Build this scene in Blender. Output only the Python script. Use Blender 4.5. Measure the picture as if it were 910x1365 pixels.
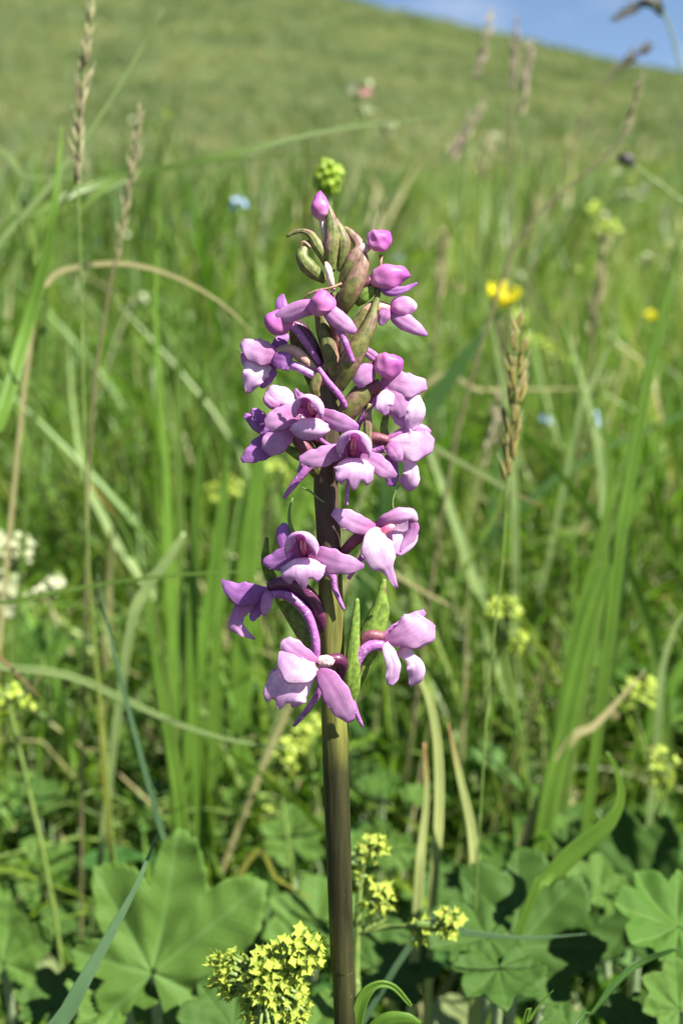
import bpy, math, random
from mathutils import Vector, Matrix, Euler, noise
R = math.radians
random.seed(7)
scene = bpy.context.scene
for o in list(bpy.data.objects): bpy.data.objects.remove(o)

# ------------------------------------------------------------------ camera
F = 1463.0                      # focal length in photo pixels (910 x 1365)
CAM = Vector((0.0, -0.137, 0.240))
TH = R(10.0)
cam_d = bpy.data.cameras.new('camera')
cam_o = bpy.data.objects.new('camera', cam_d)
scene.collection.objects.link(cam_o)
cam_o.location = CAM
cam_o.rotation_euler = (R(90) - TH, 0, 0)
cam_d.sensor_fit = 'VERTICAL'
cam_d.sensor_height = 36.0
cam_d.lens = 36.0 * F / 1365.0
cam_d.clip_start = 0.005
cam_d.clip_end = 5000
cam_d.dof.use_dof = True
cam_d.dof.focus_distance = 0.1345
cam_d.dof.aperture_fstop = 22.0
scene.camera = cam_o

# ------------------------------------------------------------------ world and sun
SUN_DIR = Vector((0.66, -0.50, 0.95)).normalized()       # towards the sun
sun_el = math.asin(SUN_DIR.z)
sun_az = math.atan2(SUN_DIR.x, SUN_DIR.y)
w = bpy.data.worlds.new('World'); scene.world = w; w.use_nodes = True
wt = w.node_tree; wt.nodes.clear()
wo = wt.nodes.new('ShaderNodeOutputWorld'); bg = wt.nodes.new('ShaderNodeBackground')
sky = wt.nodes.new('ShaderNodeTexSky'); sky.sky_type = 'NISHITA'; sky.sun_disc = False
sky.sun_elevation = sun_el; sky.sun_rotation = sun_az
sky.altitude = 2200; sky.air_density = 1.0; sky.dust_density = 0.6; sky.ozone_density = 1.6
tc = wt.nodes.new('ShaderNodeTexCoord'); mp = wt.nodes.new('ShaderNodeMapping')
mp.inputs['Location'].default_value = (0.35, 0.12, 0.18); mp.inputs['Scale'].default_value = (1.6, 1.6, 3.2)
nz = wt.nodes.new('ShaderNodeTexNoise'); nz.inputs['Scale'].default_value = 2.2; nz.inputs['Detail'].default_value = 5
cr = wt.nodes.new('ShaderNodeValToRGB'); cr.color_ramp.elements[0].position = 0.55; cr.color_ramp.elements[1].position = 0.80
mx = wt.nodes.new('ShaderNodeMixRGB'); mx.inputs[2].default_value = (6.0, 6.3, 6.8, 1)
L = wt.links.new
L(tc.outputs['Generated'], mp.inputs[0]); L(mp.outputs[0], nz.inputs['Vector']); L(nz.outputs['Fac'], cr.inputs[0])
L(cr.outputs[0], mx.inputs[0]); L(sky.outputs[0], mx.inputs[1]); L(mx.outputs[0], bg.inputs['Color'])
bg.inputs['Strength'].default_value = 0.052
L(bg.outputs[0], wo.inputs[0])
sd = bpy.data.lights.new('sun', 'SUN'); so = bpy.data.objects.new('sun', sd); scene.collection.objects.link(so)
sd.energy = 4.8; sd.angle = R(0.5); sd.color = (1.0, 0.955, 0.88)
so.rotation_euler = SUN_DIR.to_track_quat('Z', 'Y').to_euler()
so.location = (0.5, -0.5, 1.5)
scene.view_settings.view_transform = 'Standard'; scene.view_settings.look = 'None'
scene.view_settings.exposure = 1.66; scene.view_settings.gamma = 1.0
scene.render.engine = 'CYCLES'
scene.cycles.use_denoising = True
scene.cycles.max_bounces = 6; scene.cycles.transparent_max_bounces = 4
scene.cycles.diffuse_bounces = 3; scene.cycles.glossy_bounces = 2; scene.cycles.transmission_bounces = 4
scene.cycles.sample_clamp_indirect = 6.0

# ------------------------------------------------------------------ helpers: pixels, terrain, linking
def ray(px, py):
    cx = (px - 455.0) / F; cy = (682.5 - py) / F
    return Vector((cx, math.cos(TH) + cy * math.sin(TH), -math.sin(TH) + cy * math.cos(TH)))
def at(px, py, Y):
    d = ray(px, py); return CAM + d * ((Y - CAM.y) / d.y)
def pxs(Y): return (Y - CAM.y) / F          # metres covered by a photo pixel at that distance
U0 = pxs(0.0)

def ground_h(x, y):
    base = 0.125 * y if y > 0 else 0.10 * y
    if y < -30: base = -3.0 + 0.02 * (y + 30)
    z = base
    if y > 8:
        xx = max(-75.0, min(75.0, x))
        H = 32.5 - 0.205 * xx - 0.0006 * xx * xx
        t = min(1.0, (y - 8) / 112.0)
        t = t ** 1.45
        z = 0.125 * min(y, 120) + t * (H - 15.0)
        if y > 120:
            z = z - 0.0022 * (y - 120) ** 2 if y < 220 else z - 22.0 - 0.12 * (y - 220)
    n = noise.noise(Vector((x * 0.9, y * 0.9, 0.3))) * 0.03 * min(1.0, max(0.0, abs(y) - .3) * .6)
    n += noise.noise(Vector((x * 0.09, y * 0.09, 4.3))) * 0.35 * min(1.0, max(0.0, y - 4) / 20.0)
    return z + n

def link(o, parent=None):
    scene.collection.objects.link(o)
    if parent is not None: o.parent = parent
    return o
def meta(o, label=None, cat=None, group=None, kind=None):
    if label: o['label'] = label
    if cat: o['category'] = cat
    if group: o['group'] = group
    if kind: o['kind'] = kind
    return o
def empty(name, loc, label, cat, group=None):
    o = bpy.data.objects.new(name, None); o.empty_display_size = 0.005
    link(o); o.location = loc
    return meta(o, label, cat, group)
class M3:
    """collects vertices / faces / uvs, then builds one mesh object"""
    def __init__(s): s.v = []; s.f = []; s.uv = []; s.c = []; s.mi = []
    def add(s, vs, fs, uvs=None, col=(0.5, 0.5), mi=0):
        n = len(s.v); s.v += [tuple(p) for p in vs]
        s.f += [tuple(i + n for i in q) for q in fs]
        s.uv += uvs if uvs else [(0, 0)] * len(vs)
        s.c += [col] * len(vs); s.mi += [mi] * len(fs)
    def mesh(s, name, mats, origin=None, smooth=True):
        me = bpy.data.meshes.new(name)
        vs = s.v if origin is None else [(p[0]-origin[0], p[1]-origin[1], p[2]-origin[2]) for p in s.v]
        me.from_pydata(vs, [], s.f); me.update()
        ul = me.uv_layers.new(name='uv')
        idx = [0] * len(me.loops); me.loops.foreach_get('vertex_index', idx)
        flat = []
        for i in idx: flat += s.uv[i]
        ul.data.foreach_set('uv', flat)
        ca = me.color_attributes.new('var', 'FLOAT_COLOR', 'POINT')
        flat = []
        for c in s.c: flat += [c[0], c[1], 0, 1]
        ca.data.foreach_set('color', flat)
        for m in (mats if isinstance(mats, (list, tuple)) else [mats]): me.materials.append(m)
        me.polygons.foreach_set('material_index', s.mi)
        if smooth: me.polygons.foreach_set('use_smooth', [True] * len(me.polygons))
        me.update(); return me
    def obj(s, name, mats, parent=None, smooth=True, thick=0.0):
        """geometry is in world coordinates; the parent is an unrotated object at parent.location"""
        org = world_loc(parent) if parent is not None else None
        o = bpy.data.objects.new(name, s.mesh(name, mats, org, smooth)); link(o, parent)
        if thick:
            m = o.modifiers.new('thickness', 'SOLIDIFY'); m.thickness = thick; m.offset = 0
        return o
def world_loc(o):
    p = Vector((0, 0, 0))
    while o is not None: p = p + o.location; o = o.parent
    return p
def cr_pts(P, n):
    """Catmull-Rom through tuples of any length -> n+1 tuples"""
    out = []; m = len(P) - 1
    for k in range(n + 1):
        t = k / n * m; i = min(int(t), m - 1); u = t - i
        p0 = P[max(i-1, 0)]; p1 = P[i]; p2 = P[i+1]; p3 = P[min(i+2, m)]
        out.append(tuple(0.5 * ((2*b) + (-a + c) * u + (2*a - 5*b + 4*c - d) * u*u + (-a + 3*b - 3*c + d) * u**3)
                         for a, b, c, d in zip(p0, p1, p2, p3)))
    return out
def lerp_list(W, t):
    m = len(W) - 1; x = t * m; i = min(int(x), m - 1); u = x - i
    u = u * u * (3 - 2 * u) * .5 + u * .5
    return W[i] * (1 - u) + W[i+1] * u

def tube(mb, pts, radii, seg=8, xf=None, col=(0.5, 0.5), mi=0, n=12, bump=0.0):
    P = [Vector(p) for p in cr_pts([tuple(p) for p in pts], n)]
    vs = []; uv = []; fs = []
    nrm = None
    for k, p in enumerate(P):
        T = (P[min(k+1, n)] - P[max(k-1, 0)]).normalized()
        if nrm is None:
            a = Vector((0, 0, 1)) if abs(T.z) < .9 else Vector((1, 0, 0))
            nrm = T.cross(a).normalized()
        nrm = (nrm - T * nrm.dot(T)).normalized(); b = T.cross(nrm)
        r = lerp_list(radii, k / n)
        for j in range(seg):
            a = 2 * math.pi * j / seg
            rr = r * (1 + bump * math.sin(3 * a + k * .35))
            q = p + (nrm * math.cos(a) + b * math.sin(a)) * rr
            vs.append(xf(q) if xf else q); uv.append((j / seg, k / n))
    for k in range(n):
        for j in range(seg):
            fs.append((k*seg + j, k*seg + (j+1) % seg, (k+1)*seg + (j+1) % seg, (k+1)*seg + j))
    fs.append(tuple(range(seg))[::-1]); fs.append(tuple(n*seg + j for j in range(seg)))
    mb.add(vs, fs, uv, col, mi)

# ------------------------------------------------------------------ materials
def mat(name):
    m = bpy.data.materials.new(name); m.use_nodes = True
    nt = m.node_tree; nt.nodes.clear()
    return m, nt, nt.nodes.new, nt.links.new
def ramp(nt, stops, interp='LINEAR'):
    r = nt.nodes.new('ShaderNodeValToRGB'); r.color_ramp.interpolation = interp
    e = r.color_ramp.elements
    while len(e) < len(stops): e.new(0.5)
    for k, (p, c) in enumerate(stops): e[k].position = p; e[k].color = (*c, 1)
    return r
def leafy(nt, N, K, col_socket, rough=.5, transl=.35, tcol=(1.25, 1.35, .55), bump=None, spec=.35, coat=0):
    pb = N('ShaderNodeBsdfPrincipled'); pb.inputs['Roughness'].default_value = rough
    pb.inputs['Specular IOR Level'].default_value = spec
    K(col_socket, pb.inputs['Base Color'])
    tr = N('ShaderNodeBsdfTranslucent'); mu = N('ShaderNodeMixRGB'); mu.blend_type = 'MULTIPLY'
    mu.inputs[0].default_value = 1; mu.inputs[2].default_value = (*tcol, 1)
    K(col_socket, mu.inputs[1]); K(mu.outputs[0], tr.inputs[0])
    ms = N('ShaderNodeMixShader'); ms.inputs[0].default_value = transl
    K(pb.outputs[0], ms.inputs[1]); K(tr.outputs[0], ms.inputs[2])
    if bump is not None: K(bump, pb.inputs['Normal']); K(bump, tr.inputs['Normal'])
    out = N('ShaderNodeOutputMaterial'); K(ms.outputs[0], out.inputs[0])
def mixc(N, K, fac, a, b, mode='MIX'):
    m = N('ShaderNodeMixRGB'); m.blend_type = mode
    for i, v in ((0, fac), (1, a), (2, b)):
        if isinstance(v, (int, float)): m.inputs[i].default_value = v
        elif isinstance(v, tuple): m.inputs[i].default_value = (*v, 1)
        else: K(v, m.inputs[i])
    return m.outputs[0]
def noise_tex(N, K, scale, detail=3, vec=None, kind='Object', stretch=None):
    n = N('ShaderNodeTexNoise'); n.inputs['Scale'].default_value = scale; n.inputs['Detail'].default_value = detail
    c = N('ShaderNodeTexCoord'); v = c.outputs[kind]
    if stretch:
        m = N('ShaderNodeMapping'); m.inputs['Scale'].default_value = stretch; K(v, m.inputs[0]); v = m.outputs[0]
    K(v, n.inputs['Vector']); return n
def math_n(N, K, op, a, b=None):
    m = N('ShaderNodeMath'); m.operation = op
    for i, v in ((0, a), (1, b)):
        if v is None: continue
        if isinstance(v, (int, float)): m.inputs[i].default_value = v
        else: K(v, m.inputs[i])
    return m.outputs[0]

def petal_material(name, stops, tip=(.36, .13, .50), transl=.48, pale_spot=0.0):
    """stops: colour from base to tip; edges darker purple veins, glistening cells by bump and painted glints"""
    m, nt, N, K = mat(name)
    uv = N('ShaderNodeUVMap'); sp = N('ShaderNodeSeparateXYZ'); K(uv.outputs[0], sp.inputs[0])
    n1 = noise_tex(N, K, 260, 4)
    vv = math_n(N, K, 'ADD', sp.outputs[1], math_n(N, K, 'MULTIPLY', math_n(N, K, 'SUBTRACT', n1.outputs['Fac'], .5), .35))
    r = ramp(nt, stops); K(vv, r.inputs[0])
    # long faint veins
    wv = N('ShaderNodeTexWave'); wv.inputs['Scale'].default_value = 2.6; wv.inputs['Distortion'].default_value = 1.2
    mpn = N('ShaderNodeMapping'); mpn.inputs['Scale'].default_value = (1.0, .10, 1); K(uv.outputs[0], mpn.inputs[0]); K(mpn.outputs[0], wv.inputs[0])
    vr = ramp(nt, [(0.0, (.72, .58, .78)), (.30, (1, 1, 1)), (1, (1, 1, 1))]); K(wv.outputs['Fac'], vr.inputs[0])
    c = mixc(N, K, .30, r.outputs[0], vr.outputs[0], 'MULTIPLY')
    n2 = noise_tex(N, K, 1300, 5)
    cr2 = ramp(nt, [(.30, (.80, .72, .82)), (.55, (1.0, 1.0, 1.0)), (.70, (1.16, 1.20, 1.14))]); K(n2.outputs['Fac'], cr2.inputs[0])  # bright specks in the colour stand in for specular glints
    c = mixc(N, K, .6, c, cr2.outputs[0], 'MULTIPLY')
    # edge: |u| near 1 deeper in colour
    e = math_n(N, K, 'ABSOLUTE', math_n(N, K, 'SUBTRACT', math_n(N, K, 'MULTIPLY', sp.outputs[0], 2), 1))
    er = ramp(nt, [(.82, (0, 0, 0)), (1.0, (.45, .45, .45))]); K(e, er.inputs[0])
    c = mixc(N, K, er.outputs[0], c, tip)
    vo = N('ShaderNodeTexVoronoi'); vo.inputs['Scale'].default_value = 3200
    tc_ = N('ShaderNodeTexCoord'); K(tc_.outputs['Object'], vo.inputs['Vector'])
    bp = N('ShaderNodeBump'); bp.inputs['Strength'].default_value = .22; bp.inputs['Distance'].default_value = .00002
    K(vo.outputs['Distance'], bp.inputs['Height'])
    bp2 = N('ShaderNodeBump'); bp2.inputs['Strength'].default_value = .15; bp2.inputs['Distance'].default_value = .00004
    K(n1.outputs['Fac'], bp2.inputs['Height']); K(bp.outputs[0], bp2.inputs['Normal'])
    leafy(nt, N, K, c, rough=.48, transl=transl, tcol=(1.1, .88, 1.1), bump=bp2.outputs[0], spec=.32)
    return m
def skin_material(name, a, b, scale=400, speck=None, rough=.4, transl=.0, tcol=(1, 1, 1), bumpd=.0002, stretch=None, bscale=2500):
    """two tones mottled by noise, optional fine specks"""
    m, nt, N, K = mat(name)
    n = noise_tex(N, K, scale, 4, stretch=stretch)
    r = ramp(nt, [(.35, a), (.65, b)]); K(n.outputs['Fac'], r.inputs[0]); c = r.outputs[0]
    if speck:
        vo = N('ShaderNodeTexNoise'); vo.inputs['Scale'].default_value = 1900; vo.inputs['Detail'].default_value = 1
        t = N('ShaderNodeTexCoord'); K(t.outputs['Object'], vo.inputs['Vector'])
        sr = ramp(nt, [(.66, (0, 0, 0)), (.74, (.7, .7, .7))]); K(vo.outputs['Fac'], sr.inputs[0])
        c = mixc(N, K, sr.outputs[0], c, speck)
    nb = noise_tex(N, K, bscale, 2)
    bp = N('ShaderNodeBump'); bp.inputs['Strength'].default_value = .5; bp.inputs['Distance'].default_value = bumpd
    K(nb.outputs['Fac'], bp.inputs['Height'])
    leafy(nt, N, K, c, rough=rough, transl=transl, tcol=tcol, bump=bp.outputs[0], spec=.5)
    return m

M = {}
LIL = (.47, .21, .58)
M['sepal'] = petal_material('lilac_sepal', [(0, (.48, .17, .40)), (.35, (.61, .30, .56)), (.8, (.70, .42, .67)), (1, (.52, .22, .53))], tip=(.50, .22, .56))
M['sepal_dark'] = petal_material('shaded_deep_lilac_sepal', [(0, (.34, .11, .36)), (.4, (.42, .17, .48)), (.8, (.50, .24, .56)), (1, (.38, .13, .44))], tip=(.28, .08, .36))  # deeper lilac, also carries the painted shade of the left flowers
M['hood'] = petal_material('lilac_hood', [(0, (.52, .18, .42)), (.4, (.67, .37, .61)), (.85, (.79, .55, .76)), (1, (.60, .30, .60))], tip=(.52, .22, .56))
M['lip'] = petal_material('pale_lip', [(0, (.80, .50, .62)), (.22, (.92, .80, .88)), (.55, (.86, .66, .82)), (1, (.63, .34, .63))], tip=(.64, .38, .68))
M['bud'] = petal_material('magenta_bud', [(0, (.66, .36, .50)), (.35, (.60, .20, .46)), (.75, (.46, .11, .40)), (1, (.34, .07, .36))], transl=.2, tip=(.60, .20, .46))
M['column'] = skin_material('crimson_column', (.50, .08, .18), (.68, .26, .36), scale=900, rough=.35)
M['anther'] = skin_material('pale_pink_anther', (.60, .32, .36), (.78, .52, .50), scale=1500, rough=.6)
M['spur'] = skin_material('purple_spur', (.27, .08, .27), (.42, .16, .42), scale=700, speck=(.75, .55, .8), rough=.35, transl=.1)
M['spur_pale'] = skin_material('pale_lilac_spur', (.50, .20, .55), (.68, .36, .68), scale=700, speck=(.85, .65, .9), rough=.35, transl=.1)
M['ovary'] = skin_material('dark_purple_ovary', (.055, .012, .035), (.12, .022, .07), scale=500, rough=.32)
M['ovary_red'] = skin_material('red_brown_ovary', (.10, .022, .045), (.20, .06, .08), scale=500, rough=.5)
M['ovary_tan'] = skin_material('tan_ovary', (.42, .22, .13), (.62, .38, .30), scale=300, rough=.45, transl=.1)
M['stalk_pale'] = skin_material('whitish_pedicel', (.55, .36, .36), (.70, .60, .50), scale=400, rough=.5, transl=.2)
def bract_material(name, green, purple, amount):
    m, nt, N, K = mat(name)
    uv = N('ShaderNodeUVMap'); sp = N('ShaderNodeSeparateXYZ'); K(uv.outputs[0], sp.inputs[0])
    e = math_n(N, K, 'ABSOLUTE', math_n(N, K, 'SUBTRACT', math_n(N, K, 'MULTIPLY', sp.outputs[0], 2), 1))
    n = noise_tex(N, K, 330, 4)
    s = math_n(N, K, 'ADD', math_n(N, K, 'MULTIPLY', e, .45), math_n(N, K, 'ADD', math_n(N, K, 'MULTIPLY', sp.outputs[1], .28), math_n(N, K, 'MULTIPLY', math_n(N, K, 'SUBTRACT', n.outputs['Fac'], .5), 2.6)))
    r = ramp(nt, [(amount - .22, green), (amount + .12, purple)]); K(s, r.inputs[0])
    n2 = noise_tex(N, K, 1500, 4)
    c2 = ramp(nt, [(.35, (.55, .55, .5)), (.66, (1.5, 1.45, 1.4))]); K(n2.outputs['Fac'], c2.inputs[0])
    c = mixc(N, K, .8, r.outputs[0], c2.outputs[0], 'MULTIPLY')
    wv = N('ShaderNodeTexWave'); wv.inputs['Scale'].default_value = 1.8; wv.inputs['Distortion'].default_value = 3.0
    mpn = N('ShaderNodeMapping'); mpn.inputs['Scale'].default_value = (1.0, .05, 1); K(uv.outputs[0], mpn.inputs[0]); K(mpn.outputs[0], wv.inputs[0])
    bp = N('ShaderNodeBump'); bp.inputs['Strength'].default_value = .2; bp.inputs['Distance'].default_value = .00006
    K(wv.outputs['Fac'], bp.inputs['Height'])
    leafy(nt, N, K, c, rough=.5, transl=.3, tcol=(1.1, 1.25, .5), bump=bp.outputs[0], spec=.5)
    return m
M['bract'] = bract_material('olive_bract', (.17, .20, .055), (.30, .17, .15), .50)
M['bract_brown'] = bract_material('brownish_bract', (.15, .155, .042), (.25, .15, .11), .45)
M['bract_green'] = bract_material('fresh_green_bract', (.17, .27, .04), (.24, .16, .10), .80)
M['bract_dry'] = skin_material('dried_tendril', (.22, .13, .07), (.36, .22, .14), scale=600, rough=.6)

# stem: brown below, olive on the right and in the clear stretch, ridged
def stem_material():
    m, nt, N, K = mat('orchid_stem')
    g = N('ShaderNodeNewGeometry'); sp = N('ShaderNodeSeparateXYZ')
    t = N('ShaderNodeTexCoord'); K(t.outputs['UV'], sp.inputs[0])
    r = ramp(nt, [(0.0, (.06, .05, .02)), (.40, (.030, .031, .011)), (.755, (.027, .026, .010)), (.79, (.15, .155, .035)), (.845, (.13, .135, .03)), (.865, (.048, .030, .022)), (.92, (.065, .046, .028)), (1, (.12, .13, .04))])  # dark brown above the olive stretch is shade painted into the stem
    n = noise_tex(N, K, 60, 3, stretch=(6, 6, .7))
    vv = math_n(N, K, 'ADD', sp.outputs[1], math_n(N, K, 'MULTIPLY', math_n(N, K, 'SUBTRACT', n.outputs['Fac'], .5), .05))
    K(vv, r.inputs[0])
    n2 = noise_tex(N, K, 260, 4, stretch=(4, 4, .35))
    r2 = ramp(nt, [(.30, (.45, .40, .40)), (.5, (1, 1, 1)), (.72, (1.7, 1.75, 1.3))]); K(n2.outputs['Fac'], r2.inputs[0])
    c = mixc(N, K, .75, r.outputs[0], r2.outputs[0], 'MULTIPLY')
    n3 = noise_tex(N, K, 2300, 1)
    r3 = ramp(nt, [(.72, (0, 0, 0)), (.80, (.3, .3, .3))]); K(n3.outputs['Fac'], r3.inputs[0])
    c = mixc(N, K, r3.outputs[0], c, (.22, .19, .12))
    bp = N('ShaderNodeBump'); bp.inputs['Strength'].default_value = .6; bp.inputs['Distance'].default_value = .0003
    K(n2.outputs['Fac'], bp.inputs['Height'])
    leafy(nt, N, K, c, rough=.50, transl=0.0, bump=bp.outputs[0], spec=.3)
    return m
M['stem'] = stem_material()

def grass_material(name, tones, base_tone, straw=.06, transl=.42, rough=.42, patch=1.3):
    """tones: list of blade colours chosen by the blade's own random number; base_tone near the root"""
    m, nt, N, K = mat(name)
    at_ = N('ShaderNodeAttribute'); at_.attribute_name = 'var'; sp = N('ShaderNodeSeparateXYZ'); K(at_.outputs['Vector'], sp.inputs[0])
    oi = N('ShaderNodeObjectInfo')
    f = math_n(N, K, 'FRACT', math_n(N, K, 'ADD', sp.outputs[0], math_n(N, K, 'MULTIPLY', oi.outputs['Random'], 3.7)))
    st = [(k / len(tones), c) for k, c in enumerate(tones)]
    st.append((1.0 - straw, (.42, .36, .19)))
    r = ramp(nt, st, 'LINEAR'); K(f, r.inputs[0])
    uv = N('ShaderNodeUVMap'); su = N('ShaderNodeSeparateXYZ'); K(uv.outputs[0], su.inputs[0])
    br = ramp(nt, [(0.0, (1, 1, 1)), (.32, (0, 0, 0))]); K(su.outputs[1], br.inputs[0])
    c = mixc(N, K, math_n(N, K, 'MULTIPLY', br.outputs[0], .65), r.outputs[0], base_tone)
    # parallel veins
    wv = math_n(N, K, 'SINE', math_n(N, K, 'MULTIPLY', su.outputs[0], 44.0))
    vr = ramp(nt, [(0, (.82, .84, .82)), (1, (1.08, 1.08, 1.05))]); K(math_n(N, K, 'ADD', math_n(N, K, 'MULTIPLY', wv, .5), .5), vr.inputs[0])
    c = mixc(N, K, .7, c, vr.outputs[0], 'MULTIPLY')
    n = noise_tex(N, K, 35, 3)
    nr = ramp(nt, [(.3, (.75, .78, .72)), (.7, (1.2, 1.15, 1.1))]); K(n.outputs['Fac'], nr.inputs[0])
    c = mixc(N, K, .7, c, nr.outputs[0], 'MULTIPLY')
    pn = N('ShaderNodeTexNoise'); pn.inputs['Scale'].default_value = patch; pn.inputs['Detail'].default_value = 4
    gp = N('ShaderNodeNewGeometry'); pm = N('ShaderNodeMapping'); pm.inputs['Scale'].default_value = (1.0, .35, 1.0); pm.inputs['Rotation'].default_value = (0, 0, .5)
    K(gp.outputs['Position'], pm.inputs[0]); K(pm.outputs[0], pn.inputs['Vector'])
    pr = ramp(nt, [(.36, (.62, .70, .62)), (.5, (1, 1, 1)), (.66, (1.30, 1.18, 1.15))]); K(pn.outputs['Fac'], pr.inputs[0])
    c = mixc(N, K, 1.0, c, pr.outputs[0], 'MULTIPLY')
    leafy(nt, N, K, c, rough=rough, transl=transl, tcol=(1.05, 1.32, .34), spec=.4)
    return m
G1, G2, G3, G4 = (.17, .28, .028), (.11, .22, .022), (.235, .33, .04), (.125, .25, .042)
M['grass'] = grass_material('meadow_grass_blades', [G1, G2, G3, G4, (.21, .27, .07), (.075, .14, .03)], (.19, .235, .05), straw=.04, transl=.36)
M['grass_far'] = grass_material('distant_meadow_grass', [(.11, .18, .045), (.09, .155, .04), (.14, .20, .06), (.12, .165, .055)], (.12, .165, .05), straw=.10, transl=.3, patch=.22)
M['grass_dark'] = grass_material('dark_leaning_grass', [(.055, .11, .025), (.04, .085, .02), (.07, .12, .03), (.05, .10, .03)], (.07, .10, .03), straw=.02, transl=.25)
def flat_leaf_mat(name, col, transl=.4, rough=.42, tip=None, hair=0.0):
    m, nt, N, K = mat(name)
    uv = N('ShaderNodeUVMap'); su = N('ShaderNodeSeparateXYZ'); K(uv.outputs[0], su.inputs[0])
    wv = math_n(N, K, 'SINE', math_n(N, K, 'MULTIPLY', su.outputs[0], 56.0))
    vr = ramp(nt, [(0, (.80, .83, .80)), (1, (1.1, 1.08, 1.05))]); K(math_n(N, K, 'ADD', math_n(N, K, 'MULTIPLY', wv, .5), .5), vr.inputs[0])
    n = noise_tex(N, K, 90, 4)
    nr = ramp(nt, [(.3, (.78, .8, .74)), (.7, (1.18, 1.14, 1.1))]); K(n.outputs['Fac'], nr.inputs[0])
    c = mixc(N, K, .8, col, vr.outputs[0], 'MULTIPLY'); c = mixc(N, K, .8, c, nr.outputs[0], 'MULTIPLY')
    if tip:
        tr_ = ramp(nt, [(.80, (0, 0, 0)), (.97, (1, 1, 1))]); K(su.outputs[1], tr_.inputs[0]); c = mixc(N, K, tr_.outputs[0], c, tip)
    leafy(nt, N, K, c, rough=rough, transl=transl, tcol=(1.05, 1.32, .34), spec=.4)
    return m
BL = {
 'bright': flat_leaf_mat('bright_green_blade', (.155, .285, .04), transl=.5),
 'mid': flat_leaf_mat('mid_green_blade', (.13, .22, .04)),
 'dark': flat_leaf_mat('dark_green_blade', (.05, .115, .025), transl=.3),
 'blue': flat_leaf_mat('blue_green_blade', (.085, .16, .075), transl=.25),
 'pale': flat_leaf_mat('pale_green_blade', (.24, .33, .12), transl=.35),
 'straw': flat_leaf_mat('straw_blade', (.42, .38, .19), transl=.3),
 'cream': flat_leaf_mat('cream_green_stalk', (.40, .45, .17), transl=.3, tip=(.35, .2, .08)),
 'yellow': flat_leaf_mat('yellowing_blade', (.26, .27, .05), transl=.4),
 'tip': flat_leaf_mat('green_blade_orange_tip', (.11, .18, .035), tip=(.60, .30, .06)),
 'browntip': flat_leaf_mat('pale_blade_brown_tip', (.26, .32, .13), tip=(.35, .15, .09)),
 'olive': flat_leaf_mat('olive_blade', (.13, .15, .035)),
 'brown': flat_leaf_mat('brown_dry_blade', (.22, .13, .07), transl=.1, rough=.6),
 'orange': flat_leaf_mat('rusty_dry_blade', (.45, .16, .04), transl=.2, rough=.6),
}
def mantle_material(name, col, vein, transl=.3):
    m, nt, N, K = mat(name)
    uv = N('ShaderNodeUVMap'); su = N('ShaderNodeSeparateXYZ'); K(uv.outputs[0], su.inputs[0])
    d = math_n(N, K, 'ABSOLUTE', math_n(N, K, 'SUBTRACT', math_n(N, K, 'FRACT', su.outputs[0]), .5))
    main = ramp(nt, [(.0, (1, 1, 1)), (.035, (0, 0, 0))]); K(math_n(N, K, 'MULTIPLY', d, su.outputs[1]), main.inputs[0])
    # side veins, slanting off the main one
    s = math_n(N, K, 'FRACT', math_n(N, K, 'MULTIPLY', math_n(N, K, 'SUBTRACT', su.outputs[1], math_n(N, K, 'MULTIPLY', d, .75)), 8.0))
    side = ramp(nt, [(.0, (.5, .5, .5)), (.10, (0, 0, 0)), (.9, (0, 0, 0)), (1, (.5, .5, .5))]); K(s, side.inputs[0])
    f = math_n(N, K, 'MAXIMUM', main.outputs[0], side.outputs[0])
    n = noise_tex(N, K, 120, 4); nr = ramp(nt, [(.3, (.78, .8, .76)), (.7, (1.18, 1.15, 1.12))]); K(n.outputs['Fac'], nr.inputs[0])
    c = mixc(N, K, 1.0, col, nr.outputs[0], 'MULTIPLY'); c = mixc(N, K, math_n(N, K, 'MULTIPLY', f, .5), c, vein)
    bp = N('ShaderNodeBump'); bp.inputs['Strength'].default_value = .4; bp.inputs['Distance'].default_value = .0003; bp.invert = True
    K(f, bp.inputs['Height'])
    leafy(nt, N, K, c, rough=.62, transl=transl, tcol=(1.1, 1.45, .3), bump=bp.outputs[0], spec=.14)
    return m
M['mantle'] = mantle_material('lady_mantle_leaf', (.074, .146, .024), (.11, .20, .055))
M['mantle_dark'] = mantle_material('shaded_mantle_leaf', (.048, .104, .018), (.08, .15, .035))  # darker copy of the leaf green, shadow among the grass painted in
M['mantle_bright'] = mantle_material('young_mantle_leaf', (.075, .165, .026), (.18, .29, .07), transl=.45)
M['herb'] = grass_material('undergrowth_leaves', [(.06, .15, .035), (.045, .12, .03), (.10, .20, .045), (.08, .18, .03), (.11, .20, .06)], (.09, .16, .05), straw=.03, transl=.3, rough=.5)
M['mantle_flower'] = skin_material('yellow_green_floret', (.31, .42, .04), (.46, .54, .08), scale=700, rough=.5, transl=.35, tcol=(1.1, 1.15, .5))
M['mantle_eye'] = skin_material('floret_disc', (.45, .36, .05), (.55, .46, .10), scale=900)
M['green_stalk'] = skin_material('green_stalk', (.12, .19, .04), (.19, .26, .06), scale=300, rough=.45, transl=.15, tcol=(1, 1.2, .5))
M['dark_stalk'] = skin_material('brown_green_stalk', (.10, .10, .04), (.16, .13, .06), scale=300, rough=.5)
M['hair_stalk'] = skin_material('hairy_pale_stalk', (.20, .28, .12), (.30, .38, .20), scale=900, rough=.7, transl=.15)
M['spikelet'] = skin_material('straw_spikelet', (.24, .22, .09), (.50, .44, .24), scale=500, rough=.6, transl=.25, tcol=(1.1, 1, .6))
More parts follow.
